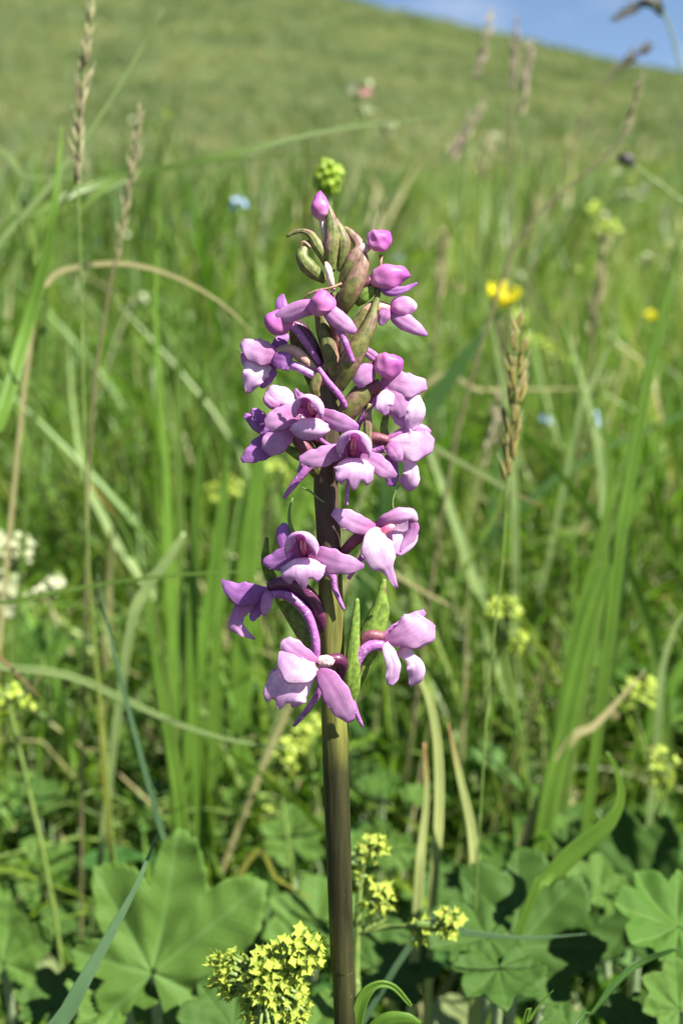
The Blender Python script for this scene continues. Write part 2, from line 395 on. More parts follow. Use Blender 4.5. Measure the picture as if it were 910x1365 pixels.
M['spikelet_green'] = skin_material('green_gold_spikelet', (.20, .23, .05), (.46, .33, .10), scale=500, rough=.55, transl=.25, tcol=(1.1, 1, .5))
M['spikelet_pink'] = skin_material('pinkish_spikelet', (.42, .30, .24), (.60, .48, .38), scale=500, rough=.6, transl=.3)
M['spikelet_dark'] = skin_material('dark_spikelet', (.045, .045, .03), (.10, .085, .06), scale=500, rough=.6)
M['awn'] = skin_material('pale_awn', (.55, .50, .36), (.75, .70, .55), scale=500, rough=.5, transl=.3)
M['buttercup'] = skin_material('buttercup_yellow', (.78, .72, .008), (.84, .78, .012), scale=200, rough=.35, transl=.35, tcol=(1, 1, .3))
M['butter_eye'] = skin_material('buttercup_stamens', (.78, .60, .01), (.86, .70, .03), scale=900)
M['white_petal'] = skin_material('creamy_white_petal', (.38, .42, .22), (.50, .52, .33), scale=300, rough=.6, transl=.3)
M['blue_petal'] = skin_material('pale_blue_petal', (.30, .48, .80), (.55, .68, .85), scale=300, rough=.5, transl=.3)
M['pink_petal'] = skin_material('dusty_pink_petal', (.55, .22, .25), (.68, .34, .34), scale=300, rough=.5, transl=.3)
M['bead'] = skin_material('green_bead_bud', (.22, .34, .02), (.34, .46, .04), scale=300, rough=.3, transl=.25, tcol=(1, 1.2, .3))
M['dead'] = skin_material('blackish_seed', (.012, .010, .008), (.03, .022, .018), scale=300, rough=.6)

def ground_material():
    m, nt, N, K = mat('meadow_soil_and_turf')
    t = N('ShaderNodeTexCoord'); g = N('ShaderNodeSeparateXYZ'); K(t.outputs['Object'], g.inputs[0])
    n1 = noise_tex(N, K, 30, 6); soil = ramp(nt, [(.3, (.016, .018, .008)), (.7, (.045, .055, .02))]); K(n1.outputs['Fac'], soil.inputs[0])
    n2 = noise_tex(N, K, 1.1, 8, stretch=(1, .35, 1)); turf = ramp(nt, [(.25, (.050, .076, .030)), (.5, (.072, .100, .038)), (.75, (.098, .122, .054))]); K(n2.outputs['Fac'], turf.inputs[0])
    n3 = noise_tex(N, K, .10, 5, stretch=(1, .5, 1)); big = ramp(nt, [(.3, (.72, .76, .68)), (.7, (1.2, 1.15, 1.1))]); K(n3.outputs['Fac'], big.inputs[0])
    c = mixc(N, K, 1.0, turf.outputs[0], big.outputs[0], 'MULTIPLY')
    n4 = noise_tex(N, K, .55, 6, stretch=(1.3, .22, 1)); tr_ = ramp(nt, [(.56, (1, 1, 1)), (.68, (.55, .60, .50))]); K(n4.outputs['Fac'], tr_.inputs[0])
    c = mixc(N, K, .8, c, tr_.outputs[0], 'MULTIPLY')
    f = ramp(nt, [(0, (0, 0, 0)), (1, (1, 1, 1))]); K(math_n(N, K, 'MULTIPLY', math_n(N, K, 'SUBTRACT', g.outputs[1], 3.0), .12), f.inputs[0])
    c = mixc(N, K, f.outputs[0], soil.outputs[0], c)
    bp = N('ShaderNodeBump'); bp.inputs['Strength'].default_value = .9; bp.inputs['Distance'].default_value = .25
    K(n2.outputs['Fac'], bp.inputs['Height'])
    pb = N('ShaderNodeBsdfPrincipled'); pb.inputs['Roughness'].default_value = .95; pb.inputs['Specular IOR Level'].default_value = .1
    K(c, pb.inputs['Base Color']); K(bp.outputs[0], pb.inputs['Normal'])
    o = N('ShaderNodeOutputMaterial'); K(pb.outputs[0], o.inputs[0]); return m

# ------------------------------------------------------------------ terrain
def build_ground():
    ys = [-900, -400, -150, -60, -30, -12, -5, -2.5, -1.2, -.6]
    y = -.4
    while y < 130:
        ys.append(y); y += max(.05, abs(y) * .045)
    ys += [140, 155, 175, 200, 240, 320, 500, 900, 1600]
    us = [-1] + [-.5 - .1 * k for k in range(3, -1, -1)] + [-.45 + .9 * k / 60 for k in range(1, 60)] + [.5 + .1 * k for k in range(4)] + [1]
    mb = M3(); vs = []; nx = len(us)
    for y in ys:
        half = 1.2 + abs(y) * 1.3 if abs(y) < 300 else 390 + abs(y) * 2
        for u in us:
            x = u * half
            if abs(u) == 1: x = u * (half + 900)
            vs.append((x, y, ground_h(x, y)))
    fs = [(j*nx+i, j*nx+i+1, (j+1)*nx+i+1, (j+1)*nx+i) for j in range(len(ys)-1) for i in range(nx-1)]
    mb.add(vs, fs)
    o = mb.obj('ground', ground_material()); meta(o, 'green alpine meadow ground rising to a bare grassy hill', kind='structure')
build_ground()

# ------------------------------------------------------------------ grass masses (stuff)
src = bpy.data.collections.new('tuft_sources')        # never linked to the scene: only instanced
def blade_geo(mb, base, az, h, w, lean, curl, rnd, seg=6, foldb=.25, kink=0.0):
    d = Vector((math.cos(az), math.sin(az), 0)); s = Vector((-math.sin(az), math.cos(az), 0))
    vs = []; uv = []; fs = []; p = Vector(base); ang = lean
    tw = random.uniform(-.9, .9)
    for k in range(seg + 1):
        t = k / seg
        wd = w * (.65 + .9 * t if t < .35 else 1.0 * (1 - ((t - .35) / .65) ** 1.8)) * .5
        up = Vector((0, 0, 1)) * math.cos(ang) + d * math.sin(ang)
        nn = -Vector((0, 0, 1)) * math.sin(ang) + d * math.cos(ang)
        ss = s * math.cos(tw * t) + nn * math.sin(tw * t)
        n2 = nn * math.cos(tw * t) - s * math.sin(tw * t)
        vs += [p - ss * wd, p + n2 * wd * foldb * 2, p + ss * wd]; uv += [(0, t), (.5, t), (1, t)]
        p = p + up * (h / seg); ang += curl / seg * (1 + t) + (kink if k == seg - 2 else 0)
    for k in range(seg):
        a = k * 3; fs += [(a, a+1, a+4, a+3), (a+1, a+2, a+5, a+4)]
    mb.add(vs, fs, uv, (rnd, random.random()))
def tuft(name, nbl, h, w, spread, material, lean=.28, curl=.5, seg=6):
    mb = M3()
    for k in range(nbl):
        a = random.uniform(0, 6.283); r = spread * math.sqrt(random.random())
        az = random.uniform(0, 6.283)
        blade_geo(mb, (math.cos(a)*r, math.sin(a)*r, 0), az, h * random.uniform(.45, 1.15), w * random.uniform(.5, 1.25),
                  abs(random.gauss(0, lean)), abs(random.gauss(0, curl)), random.random(), seg, kink=random.choice([0, 0, 0, .7]))
    o = bpy.data.objects.new(name, mb.mesh(name, material)); src.objects.link(o); return o
def herb_tuft(name, n, h, size, material):
    """low leafy herbs: rounded, slightly folded leaves on short stalks"""
    mb = M3()
    for k in range(n):
        a = random.uniform(0, 6.283); r = .03 * math.sqrt(random.random())
        b = Vector((math.cos(a)*r, math.sin(a)*r, 0)); hh = h * random.uniform(.35, 1.1)
        out = Vector((math.cos(a), math.sin(a), 0)) * random.uniform(.2, .9) * hh
        c = b + out + Vector((0, 0, hh)); rnd = random.random()
        sz = size * random.uniform(.5, 1.2); asp = random.choice([.38, .55, .8, .9])
        tilt = random.uniform(-.1, .9); az = random.uniform(0, 6.283)
        X = Vector((math.cos(az), math.sin(az), 0)); Yv = Vector((-math.sin(az), math.cos(az), 0))
        dv = Yv * math.cos(tilt) + Vector((0, 0, 1)) * math.sin(tilt); nv = X.cross(dv)
        vs = []; uv = []; fs = []
        for i in range(6):
            t = i / 5; wd = sz * asp * math.sin(math.pi * min(1, t * .93 + .05)) ** .7 * .5
            q = c + dv * (t - .2) * sz + nv * (-.25 * sz * t * t)
            vs += [q - X*wd + nv*wd*.3, q, q + X*wd + nv*wd*.3]; uv += [(0, t*.3+.4), (.5, t*.3+.4), (1, t*.3+.4)]
        for i in range(5):
            q = i * 3; fs += [(q, q+1, q+4, q+3), (q+1, q+2, q+5, q+4)]
        mb.add(vs, fs, uv, (rnd, 0))
        sv = [b - X*.0007, b + X*.0007, c + X*.0005, c - X*.0005]
        mb.add(sv, [(0, 1, 2, 3)], [(.5, .5)] * 4, (rnd, 0))
    o = bpy.data.objects.new(name, mb.mesh(name, material)); src.objects.link(o); return o
def sub_coll(objs):
    c = bpy.data.collections.new(objs[0].name + '_set')
    for o in objs: c.objects.link(o); src.objects.unlink(o)
    return c
def scatter(name, pts, coll, label, cat_kind='stuff'):
    """pts: (x, y, z, rx, ry, rz, scale, index)"""
    me = bpy.data.meshes.new(name); me.from_pydata([p[:3] for p in pts], [], [])
    ar = me.attributes.new('rot', 'FLOAT_VECTOR', 'POINT'); f = []
    for p in pts: f += list(p[3:6])
    ar.data.foreach_set('vector', f)
    a2 = me.attributes.new('scl', 'FLOAT', 'POINT'); a2.data.foreach_set('value', [p[6] for p in pts])
    a3 = me.attributes.new('idx', 'INT', 'POINT'); a3.data.foreach_set('value', [p[7] for p in pts])
    o = bpy.data.objects.new(name, me); link(o); meta(o, label, kind='stuff')
    ng = bpy.data.node_groups.new(name, 'GeometryNodeTree')
    ng.interface.new_socket('Geometry', in_out='INPUT', socket_type='NodeSocketGeometry')
    ng.interface.new_socket('Geometry', in_out='OUTPUT', socket_type='NodeSocketGeometry')
    N = ng.nodes.new; K = ng.links.new
    gi = N('NodeGroupInput'); go = N('NodeGroupOutput'); ip = N('GeometryNodeInstanceOnPoints')
    ci = N('GeometryNodeCollectionInfo'); ci.inputs['Collection'].default_value = coll
    ci.inputs['Separate Children'].default_value = True; ci.inputs['Reset Children'].default_value = True
    def na(nm, ty):
        q = N('GeometryNodeInputNamedAttribute'); q.data_type = ty; q.inputs['Name'].default_value = nm; return q.outputs['Attribute']
    K(gi.outputs[0], ip.inputs['Points']); K(ci.outputs[0], ip.inputs['Instance'])
    ip.inputs['Pick Instance'].default_value = True
    K(na('idx', 'INT'), ip.inputs['Instance Index']); K(na('rot', 'FLOAT_VECTOR'), ip.inputs['Rotation'])
    K(na('scl', 'FLOAT'), ip.inputs['Scale']); K(ip.outputs[0], go.inputs[0])
    md = o.modifiers.new('scatter', 'NODES'); md.node_group = ng
    return o
def wedge(n, y0, y1, power=1.0, side=.52, pad=.05):
    out = []
    for k in range(n):
        y = (y0 ** power + random.random() * (y1 ** power - y0 ** power)) ** (1 / power)
        hw = (y + .137) * side + pad
        out.append((random.uniform(-hw, hw), y))
    return out
rnd = random.random
def clear_of_spike(x, y):
    return not (y < .10 and abs(x) < .05)

tall = sub_coll([tuft('grass_tuft', 20, .185, .0034, .035, M['grass'], lean=.42, curl=.85) for k in range(7)])
short = sub_coll([tuft('short_grass_tuft', 12, .085, .0028, .02, M['grass'], lean=.45, curl=.8) for k in range(5)])
coarse = sub_coll([tuft('coarse_grass_tuft', 34, .22, .0065, .08, M['grass'], lean=.42, curl=.9, seg=5) for k in range(6)])
farc = sub_coll([tuft('far_grass_tuft', 40, .24, .014, .22, M['grass_far'], lean=.4, curl=.7, seg=4) for k in range(6)])
herbs = sub_coll([herb_tuft('herb_tuft', 16, .050, .013, M['herb']) for k in range(6)])

pts = []
for x, y in wedge(2500, .17, 1.0, 1.7):
    s = random.uniform(.65, 1.12) * (.80 if y < .35 else 1)
    pts.append((x, y, ground_h(x, y) - .004, random.gauss(0, .10), random.gauss(-.06, .10), rnd() * 6.28 if rnd() < .4 else random.gauss(0, .6), s, random.randrange(7)))
for x, y in wedge(4200, .95, 4.2, 1.8):
    pts.append((x, y, ground_h(x, y) - .004, random.gauss(0, .12), random.gauss(-.08, .12), random.gauss(0, 1.0), random.uniform(.7, 1.15), random.randrange(7)))
for k in range(190):
    y = random.uniform(.7, 2.2); x = -random.uniform(.04, .42) * y
    pts.append((x, y, ground_h(x, y) - .004, random.gauss(0, .1), random.gauss(.22, .15), random.gauss(0, .5), random.uniform(1.3, 1.8), random.randrange(7)))
scatter('meadow_grass', pts, tall, 'tall bright green meadow grass growing behind the orchid')
pts = []
for x, y in wedge(2100, .04, .9, 1.3):
    if not clear_of_spike(x, y): continue
    pts.append((x, y, ground_h(x, y) - .003, 0, 0, rnd() * 6.28, random.uniform(.6, 1.45), random.randrange(5)))
scatter('short_grass', pts, short, 'short grass low between the broad leaves')
pts = []
for x, y in wedge(5200, 3.6, 13, 1.6, side=.45):
    pts.append((x, y, ground_h(x, y) - .01, random.gauss(0, .1), random.gauss(-.1, .1), random.gauss(0, 1.0), random.uniform(.7, 1.2), random.randrange(6)))
scatter('middle_meadow_grass', pts, coarse, 'grass of the meadow in the middle distance')
darkc = sub_coll([tuft('dark_tussock', 16, .34, .006, .05, M['grass_dark'], lean=.5, curl=.5, seg=5) for k in range(4)])
pts = []
for x, y in [q for q in wedge(700, 1.0, 4, 1.2, side=.45) if q[0] < .1 or rnd() < .3] + wedge(650, 4, 28, 1.3, side=.42):
    pts.append((x, y, ground_h(x, y) - .01, 0, random.gauss(.35, .12), random.gauss(0, .3), random.uniform(.5, .95) * (1 + y * .035), random.randrange(4)))
scatter('dark_tussocks', pts, darkc, 'darker grass tussocks leaning on the slope')
pts = []
for x, y in wedge(13000, 11, 124, 1.15, side=.42):
    pts.append((x, y, ground_h(x, y) - .03, random.gauss(0, .1), random.gauss(-.1, .1), random.gauss(0, 1.0), random.uniform(.6, 1.3) * (1 + y * .012), random.randrange(6)))
scatter('hillside_grass', pts, farc, 'pale olive grass covering the far hillside')
pts = []
for x, y in wedge(1500, .07, 1.3, 1.4):
    if not clear_of_spike(x, y): continue
    pts.append((x, y, ground_h(x, y) - .003, 0, 0, rnd() * 6.28, random.uniform(.6, 1.5), random.randrange(6)))
scatter('undergrowth', pts, herbs, 'rounded leaves of low herbs carpeting the ground between grass stems')

exec_stage = 1
# ------------------------------------------------------------------ THE ORCHID
def xo(p):
    """orchid space (photo px right, photo px down, px towards the camera) -> world"""
    return at(p[0], p[1], -p[2] * U0)
SC = .55         # samples of petal geometry scale
def petal(mb, path, widths, arc=0.0, twist=(0, 0), side=None, nu=14, nt=22, ruffle=0.0, lobes=None, xform=None, crease=.8, mi=0, phase=0.0):
    """A petal along a path in local px space (x right, y DOWN, z forward); arc>0 curls edges forward."""
    P = [Vector(p) for p in cr_pts([tuple(p) for p in path], nt)]
    vs = []; uv = []; fs = []
    for j in range(nu + 1):
        s = -1 + 2 * j / nu
        tl = lobes(s) if lobes else 1.0
        for k in range(nt + 1):
            t = k / nt * tl
            x = t * nt; i = min(int(x), nt - 1); u = x - i
            p = P[i].lerp(P[i+1], u)
            T = (P[min(i+2, nt)] - P[max(i-1, 0)]).normalized()
            if side is None: sv = T.cross(Vector((0, 0, 1)))
            else: sv = Vector(side)
            sv = (sv - T * sv.dot(T))
            if sv.length < 1e-4: sv = Vector((1, 0, 0))
            sv.normalize(); nv = sv.cross(T).normalized()
            if side is None and nv.z < 0: nv = -nv
            a = R(twist[0] + (twist[1] - twist[0]) * t)
            s2 = sv * math.cos(a) + nv * math.sin(a); n2 = nv * math.cos(a) - sv * math.sin(a)
            w_ = lerp_list(widths, t)
            if arc:
                A = R(arc); rr = w_ / abs(A); so_ = rr * math.sin(s * abs(A)); no_ = rr * (1 - math.cos(s * A)) * (1 if arc > 0 else -1)
            else: so_ = s * w_; no_ = 0
            if crease: no_ -= crease * math.exp(-(s * 5) ** 2) * math.sin(math.pi * min(1, t * 1.1))
            if ruffle: no_ += ruffle * math.sin(t * 17 + phase + s * 2) * abs(s) ** 2 * min(1, t * 2); so_ *= 1 + .05 * math.sin(t * 23 + phase)
            q = p + s2 * so_ + n2 * no_
            wob = noise.noise(Vector((q.x * .07 + phase, q.y * .07, q.z * .07))) * .5
            q = q + n2 * wob
            vs.append(xo(xform(q)) if xform else xo(q)); uv.append((j / nu, k / nt * (.6 + .4 * tl)))
    m = nt + 1
    for j in range(nu):
        for k in range(nt): fs.append((j*m+k, j*m+k+1, (j+1)*m+k+1, (j+1)*m+k))
    mb.add(vs, fs, uv, (rnd(), 0), mi)
TH_P = .00008
def part_petal(name, material, parent, *a, thick=TH_P, **k):
    mb = M3(); petal(mb, *a, **k); return mb.obj(name, material, parent, thick=thick)
def part_tube(name, material, parent, pts, radii, seg=10, n=14, bump=0.0, xf=xo):
    mb = M3(); tube(mb, pts, radii, seg=seg, n=n, xf=xf, bump=bump); return mb.obj(name, material, parent)

orchid_base = Vector((at(463, 1365, 0).x + .0012, 0, ground_h(0, 0)))
orchid = empty('fragrant_orchid', orchid_base, 'tall lilac orchid spike on a dark brown stem, sharp in front of the meadow', 'orchid')

# stem (world path)
stem_px = [(436, 600), (434, 652), (437, 700), (440, 780), (443, 880), (446, 960), (448, 1040), (452, 1160), (456, 1280), (460, 1365)]
sp_w = [at(x, y, 0) for x, y in stem_px]
sp_w = [at(447, 390, 0), at(444, 470, 0), at(441, 540, 0)] + sp_w + [Vector((orchid_base.x, 0, .075)), Vector((orchid_base.x, 0, -.004))]
sp_w.reverse()
def stem_build():
    rad = [.0019, .0017, .00150, .00155, .00162, .00168, .00172, .00160, .00152, .00150, .00150, .0015, .0014, .0012, .0010]
    mb = M3()
    n = 150; seg = 28
    P = [Vector(p) for p in cr_pts([tuple(p) for p in sp_w], n)]
    vs = []; uv = []
    zs = [p.z for p in P]; z0, z1 = zs[0], zs[-1]
    for k, p in enumerate(P):
        t = k / n; r = lerp_list(rad, t)
        for j in range(seg):
            a = 2 * math.pi * j / seg
            rr = r * (1 + .045 * abs(math.sin(a * 3.5 + t * 2.0)) + .01 * math.sin(a * 9 + 1))
            vs.append(p + Vector((math.cos(a), math.sin(a), 0)) * rr); uv.append((j / seg, (p.z - z0) / (z1 - z0)))
    fs = [(k*seg+j, k*seg+(j+1) % seg, (k+1)*seg+(j+1) % seg, (k+1)*seg+j) for k in range(n) for j in range(seg)]
    fs.append(tuple(n*seg+j for j in range(seg)))
    mb.add(vs, fs, uv)
    mb.obj('stem', M['stem'], orchid)
stem_build()

LIPL = lambda s: max(.82 - 1.2 * max(0, abs(s) - .72), max(math.sqrt(max(0, 1 - (s / .40) ** 2)) * 1.0, .90 * math.sqrt(max(0, 1 - ((abs(s) - .62) / .46) ** 2))))

LIPN = lambda s: max(.66 * math.sqrt(max(0, 1 - (s * .93) ** 2)) + .06, math.exp(-((s - .05) / .24) ** 4))
def flower(pos, yaw=0, pitch=0, roll=0, sc=1.0, stem=(440, 700, 0), hood='hood', sep='sepal', lip='lip', ov='ovary', ovr=6.5,
           sepL=None, sepR=None, sepw=(6, 14, 15, 11, 2), sepLw=None, sepRw=None, hood_path=None, hood_w=None, hood_arc=-122,
           lip_path=None, lip_w=(8, 15, 24, 30, 26), spur=None, spur_w=None, ov_mid=None, column=True, lobes=None, spurm='spur', spurr=(4.2, 3.6, 3, 2.4), matL=None, matR=None):
    """One open flower. Local frame: x right, y down, z out of the mouth. spur is given in orchid (photo) px space."""
    E = Euler((R(-pitch), R(yaw), R(roll)), 'YXZ') if False else None
    Mx = Matrix.Rotation(R(roll), 3, 'Z'); Mp = Matrix.Rotation(R(pitch), 3, 'X'); My = Matrix.Rotation(R(yaw), 3, 'Y')
    RM = Mx @ My @ Mp
    c = Vector(pos)
    def xf(q): return c + RM @ (Vector(q) * sc)
    base = xf((0, 2, -10))
    # part mesh: the ovary, arching from the stem to the flower's back
    s = Vector(stem)
    mid = Vector(ov_mid) if ov_mid else (s + base) / 2 + Vector((0, -10, 4))
    mb = M3(); tube(mb, [s, s.lerp(mid, .55) + Vector((0, -2, 0)), mid, base], [ovr * .6, ovr * .95, ovr, ovr * .8], seg=12, n=14, xf=xo, bump=.06)
    fl = mb.obj('flower', M[ov], orchid)
    sidev = abs(yaw) > 50
    hp = hood_path or ([(0, 4, -9), (0, -9, 2), (0, -20, 20), (0, -27, 38), (0, -33, 56)] if sidev else [(0, 6, -9), (0, -12, -4), (0, -26, 6), (0, -34, 20), (0, -35, 36), (0, -32, 46)])
    hood_w = hood_w or ((8, 20, 32, 44, 44, 24, 4) if sidev else (12, 32, 48, 54, 46, 16))
    part_petal('hood', M[hood], fl, hp, hood_w, arc=hood_arc, side=(1, 0, 0), nu=16, nt=18, xform=xf, ruffle=1.2, phase=pos[0])
    lobes = lobes or LIPL
    lp = lip_path or [(0, 8, -4), (0, 12, 14), (0, 24, 26), (0, 42, 26), (0, 58, 18)]
    part_petal('lip', M[lip], fl, lp, lip_w, arc=-34, side=(1, 0, 0), nu=24, nt=18, xform=xf, lobes=lobes, ruffle=2.4, phase=pos[1])
    if sepL != 0:
        part_petal('side_sepal', M[matL or sep], fl, sepL or [(-6, 0, -4), (-24, -4, 0), (-48, 0, 4), (-72, 8, 0)], sepLw or sepw, arc=-20, xform=xf, ruffle=.6, phase=pos[0] + 3)
    if sepR != 0:
        part_petal('side_sepal', M[matR or sep], fl, sepR or [(6, 0, -4), (24, -4, 0), (48, 2, 4), (70, 12, 0)], sepRw or sepw, arc=-20, xform=xf, ruffle=.6, phase=pos[0] + 5)
    if column:
        mb = M3(); tube(mb, [xf((0, 0, -4)), xf((0, -8, 0)), xf((0, -16, 5)), xf((0, -22, 9))], [5 * sc, 6 * sc, 6 * sc, 2.5 * sc], seg=10, n=10, xf=xo)
        co = mb.obj('column', M['column'], fl)
        for sgn in (-1, 1):
            mb = M3(); tube(mb, [xf((sgn * 3.0, -7, 5)), xf((sgn * 2.8, -13, 9)), xf((sgn * 2.4, -20, 12))], [1.4 * sc, 2.2 * sc, 1.0 * sc], seg=7, n=7, xf=xo)
            mb.obj('anther', M['anther'], fl)
    if spur:
        part_tube('spur', M[spurm], fl, [xf((0, 9, -6))] + [tuple(p) for p in spur], spurr, seg=9)
    return fl

# --- lower tiers
# facing front: centre
flower((470, 605, 46), yaw=4, pitch=-2, sc=.93, stem=(442, 625, 8), ov_mid=(455, 600, 28),
       sepL=[(-8, 0, 4), (-28, -2, 12), (-52, 6, 14), (-78, 6, 8)], sepLw=(6, 12, 15, 14, 3),
       sepR=[(8, 2, 4), (24, 8, 12), (42, 20, 14), (62, 32, 8)], sepRw=(6, 12, 15, 12, 3), lip_path=[(0, 6, -4), (0, 6, 12), (1, 14, 24), (1, 32, 28), (0, 52, 22)], lip_w=(11, 22, 30, 33, 29),
       spur=[(468, 625, 30), (463, 650, 28), (462, 674, 30)])
flower((415, 552, 44), yaw=-12, pitch=-6, sc=.84, stem=(440, 570, 8), ov_mid=(432, 556, 28),
       sepL=[(-10, -12, 8), (-14, -24, 12), (-20, -34, 14), (-22, -42, 14)], sepLw=(5, 9, 8, 5, 2),
       sepR=[(8, -2, -2), (28, 6, 4), (50, 14, 6), (76, 22, 2)], sepRw=(7, 14, 16, 14, 4),
       lip_path=[(0, 6, -2), (0, 6, 12), (0, 14, 22), (0, 27, 25), (0, 40, 18)], lip_w=(14, 26, 33, 34, 30), lobes=lambda s: .72 + .28 * math.sqrt(max(0, 1 - s * s)),
       spur=[(418, 575, 26), (432, 590, 18), (446, 596, 12)])
flower((405, 738, 40), yaw=-8, pitch=-4, sc=.92, stem=(436, 760, 8), ov_mid=(424, 742, 26),
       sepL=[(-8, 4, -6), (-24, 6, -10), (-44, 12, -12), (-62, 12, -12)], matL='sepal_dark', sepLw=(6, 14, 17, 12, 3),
       sepR=[(8, 2, 0), (28, 6, 8), (54, 14, 10), (88, 18, 2)], sepRw=(6, 16, 19, 15, 3),
       lip_path=[(0, 6, -2), (0, 6, 14), (1, 14, 24), (1, 30, 28), (3, 50, 22)], lip_w=(13, 25, 34, 37, 33),
       spur=[(440, 765, 26), (446, 785, 24), (458, 812, 26)], spurr=(6, 5.5, 4, 2.4))
FRONT3 = [o for o in orchid.children if o.name.startswith('flower')][-1]
# fourth sepal of that flower stands behind on the left
def traced(ov_path, ov_r, ov, parts, spur=None, spur_r=(5, 5, 4, 3), spurm='spur'):
    """a flower turned to its side: each petal follows its own path in orchid space"""
    mb = M3(); tube(mb, ov_path, ov_r, seg=12, n=16, xf=xo, bump=.07)
    fl = mb.obj('flower', M[ov], orchid)
    for q in parts:
        name, m_, path, w_ = q[:4]; k = dict(arc=-18, nu=12, nt=16, ruffle=.8, phase=path[0][0])
        if len(q) > 4: k.update(q[4])
        part_petal(name, M[m_], fl, path, w_, **k)
    if spur: part_tube('spur', M[spurm], fl, spur, spur_r, seg=9, n=18)
    return fl
def back(path, dz): return [(x, y, z - dz) for x, y, z in path]
# open flower turned to the right, seen from its left front
f11 = traced([(446, 752, 2), (462, 732, 6), (478, 716, 10), (498, 706, 14)], (5, 7, 8, 6), 'ovary_red', [
    ('side_sepal', 'hood', [(500, 704, 24), (482, 701, 30), (463, 692, 32), (443, 682, 28)], (6, 13, 14, 5), dict(arc=-18)),
    ('hood', 'hood', [(500, 701, 14), (514, 693, 26), (533, 687, 30), (548, 688, 26), (555, 696, 18)], (5, 10, 13, 11, 3), dict(arc=-60)),
    ('hood', 'lip', [(508, 704, 2), (524, 706, 4), (539, 710, 8), (536, 724, 14), (528, 740, 16)], (8, 14, 19, 16, 4), dict(arc=25)),
    ('hood', 'sepal', [(548, 692, 20), (551, 704, 18), (545, 718, 16), (533, 736, 16)], (5, 8, 8, 2), dict(arc=-40)),
    ('lip', 'lip', [(503, 703, 24), (500, 716, 36), (503, 733, 42), (511, 750, 40), (518, 762, 36), (529, 784, 30)], (7, 17, 24, 19, 7, 2), dict(arc=-24, ruffle=2)),
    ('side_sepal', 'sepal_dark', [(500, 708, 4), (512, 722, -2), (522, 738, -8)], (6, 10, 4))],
    spur=[(500, 708, 12), (490, 730, 12), (476, 752, 12), (464, 772, 12)], spur_r=(5, 4.6, 4, 2.6))
mb = M3(); tube(mb, [(504, 712, 20), (512, 708, 24), (521, 703, 24), (527, 700, 20)], [3.5, 6, 5.5, 2], seg=10, n=10, xf=xo); mb.obj('column', M['column'], f11)
# side flower facing left
h = [(359, 787, 12), (342, 791, 18), (324, 792, 20), (308, 785, 18), (295, 772, 14)]
traced([(434, 850, 4), (428, 822, 6), (408, 792, 8), (382, 778, 8), (357, 784, 6)], (7, 11, 12, 11, 7), 'ovary', [
    ('hood', 'sepal_dark', h, (4, 13, 18, 11, .5), dict(arc=-20)),
    ('hood', 'sepal_dark', back(h, 26), (4, 11, 15, 9, .5), dict(arc=16)),
    ('lip', 'sepal', [(330, 802, 4), (318, 818, 6), (315, 832, 10), (325, 843, 10), (340, 852, 6)], (14, 9, 11, 6, .8), dict(arc=-22, ruffle=2)),
    ('side_sepal', 'sepal', [(360, 788, 18), (356, 798, 24), (354, 810, 24), (352, 821, 20)], (6, 8, 7, 2), dict(arc=-22, ruffle=2)),
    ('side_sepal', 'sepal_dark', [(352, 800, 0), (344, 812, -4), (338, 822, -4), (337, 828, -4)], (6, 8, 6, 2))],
    spur=[(362, 792, 16), (384, 795, 18), (406, 814, 20), (418, 842, 22), (421, 862, 22), (421, 882, 20)], spur_r=(5, 7, 7, 6, 6, 5))
# lower left flower, seen from its side and back
traced([(455, 905, 12), (458, 888, 20), (450, 880, 26), (436, 882, 30), (427, 886, 30)], (6, 9, 10, 8, 5), 'ovary', [
    ('hood', 'hood', [(424, 886, 30), (405, 876, 34), (390, 864, 36), (380, 856, 34), (377, 853, 32)], (7, 13, 14, 10, 3), dict(arc=-27)),
    ('hood', 'lip', [(423, 888, 36), (409, 894, 44), (394, 893, 48), (382, 882, 46), (374, 868, 40)], (6, 16, 21, 15, 2), dict(arc=-16, ruffle=1.6)),
    ('lip', 'lip', [(416, 892, 20), (400, 903, 30), (386, 914, 36), (376, 930, 34), (372, 946, 26)], (10, 24, 32, 32, 24), dict(arc=-22, ruffle=2.5, nu=24, lobes=LIPL)),
    ('side_sepal', 'sepal', [(425, 892, 38), (438, 908, 44), (450, 930, 44), (460, 948, 40), (468, 962, 34)], (6, 16, 19, 15, 5), dict(arc=-16, twist=(0, 10))),
    ('anther', 'anther', [(424, 884, 40), (431, 881, 42), (438, 882, 42), (444, 885, 40)], (7, 9, 9, 6), dict(arc=-56, ruffle=1.5))],
    spur=[(424, 898, 20), (426, 918, 18), (416, 937, 16), (404, 953, 12), (391, 968, 8)], spur_r=(5, 5, 4.5, 4, 2.4))
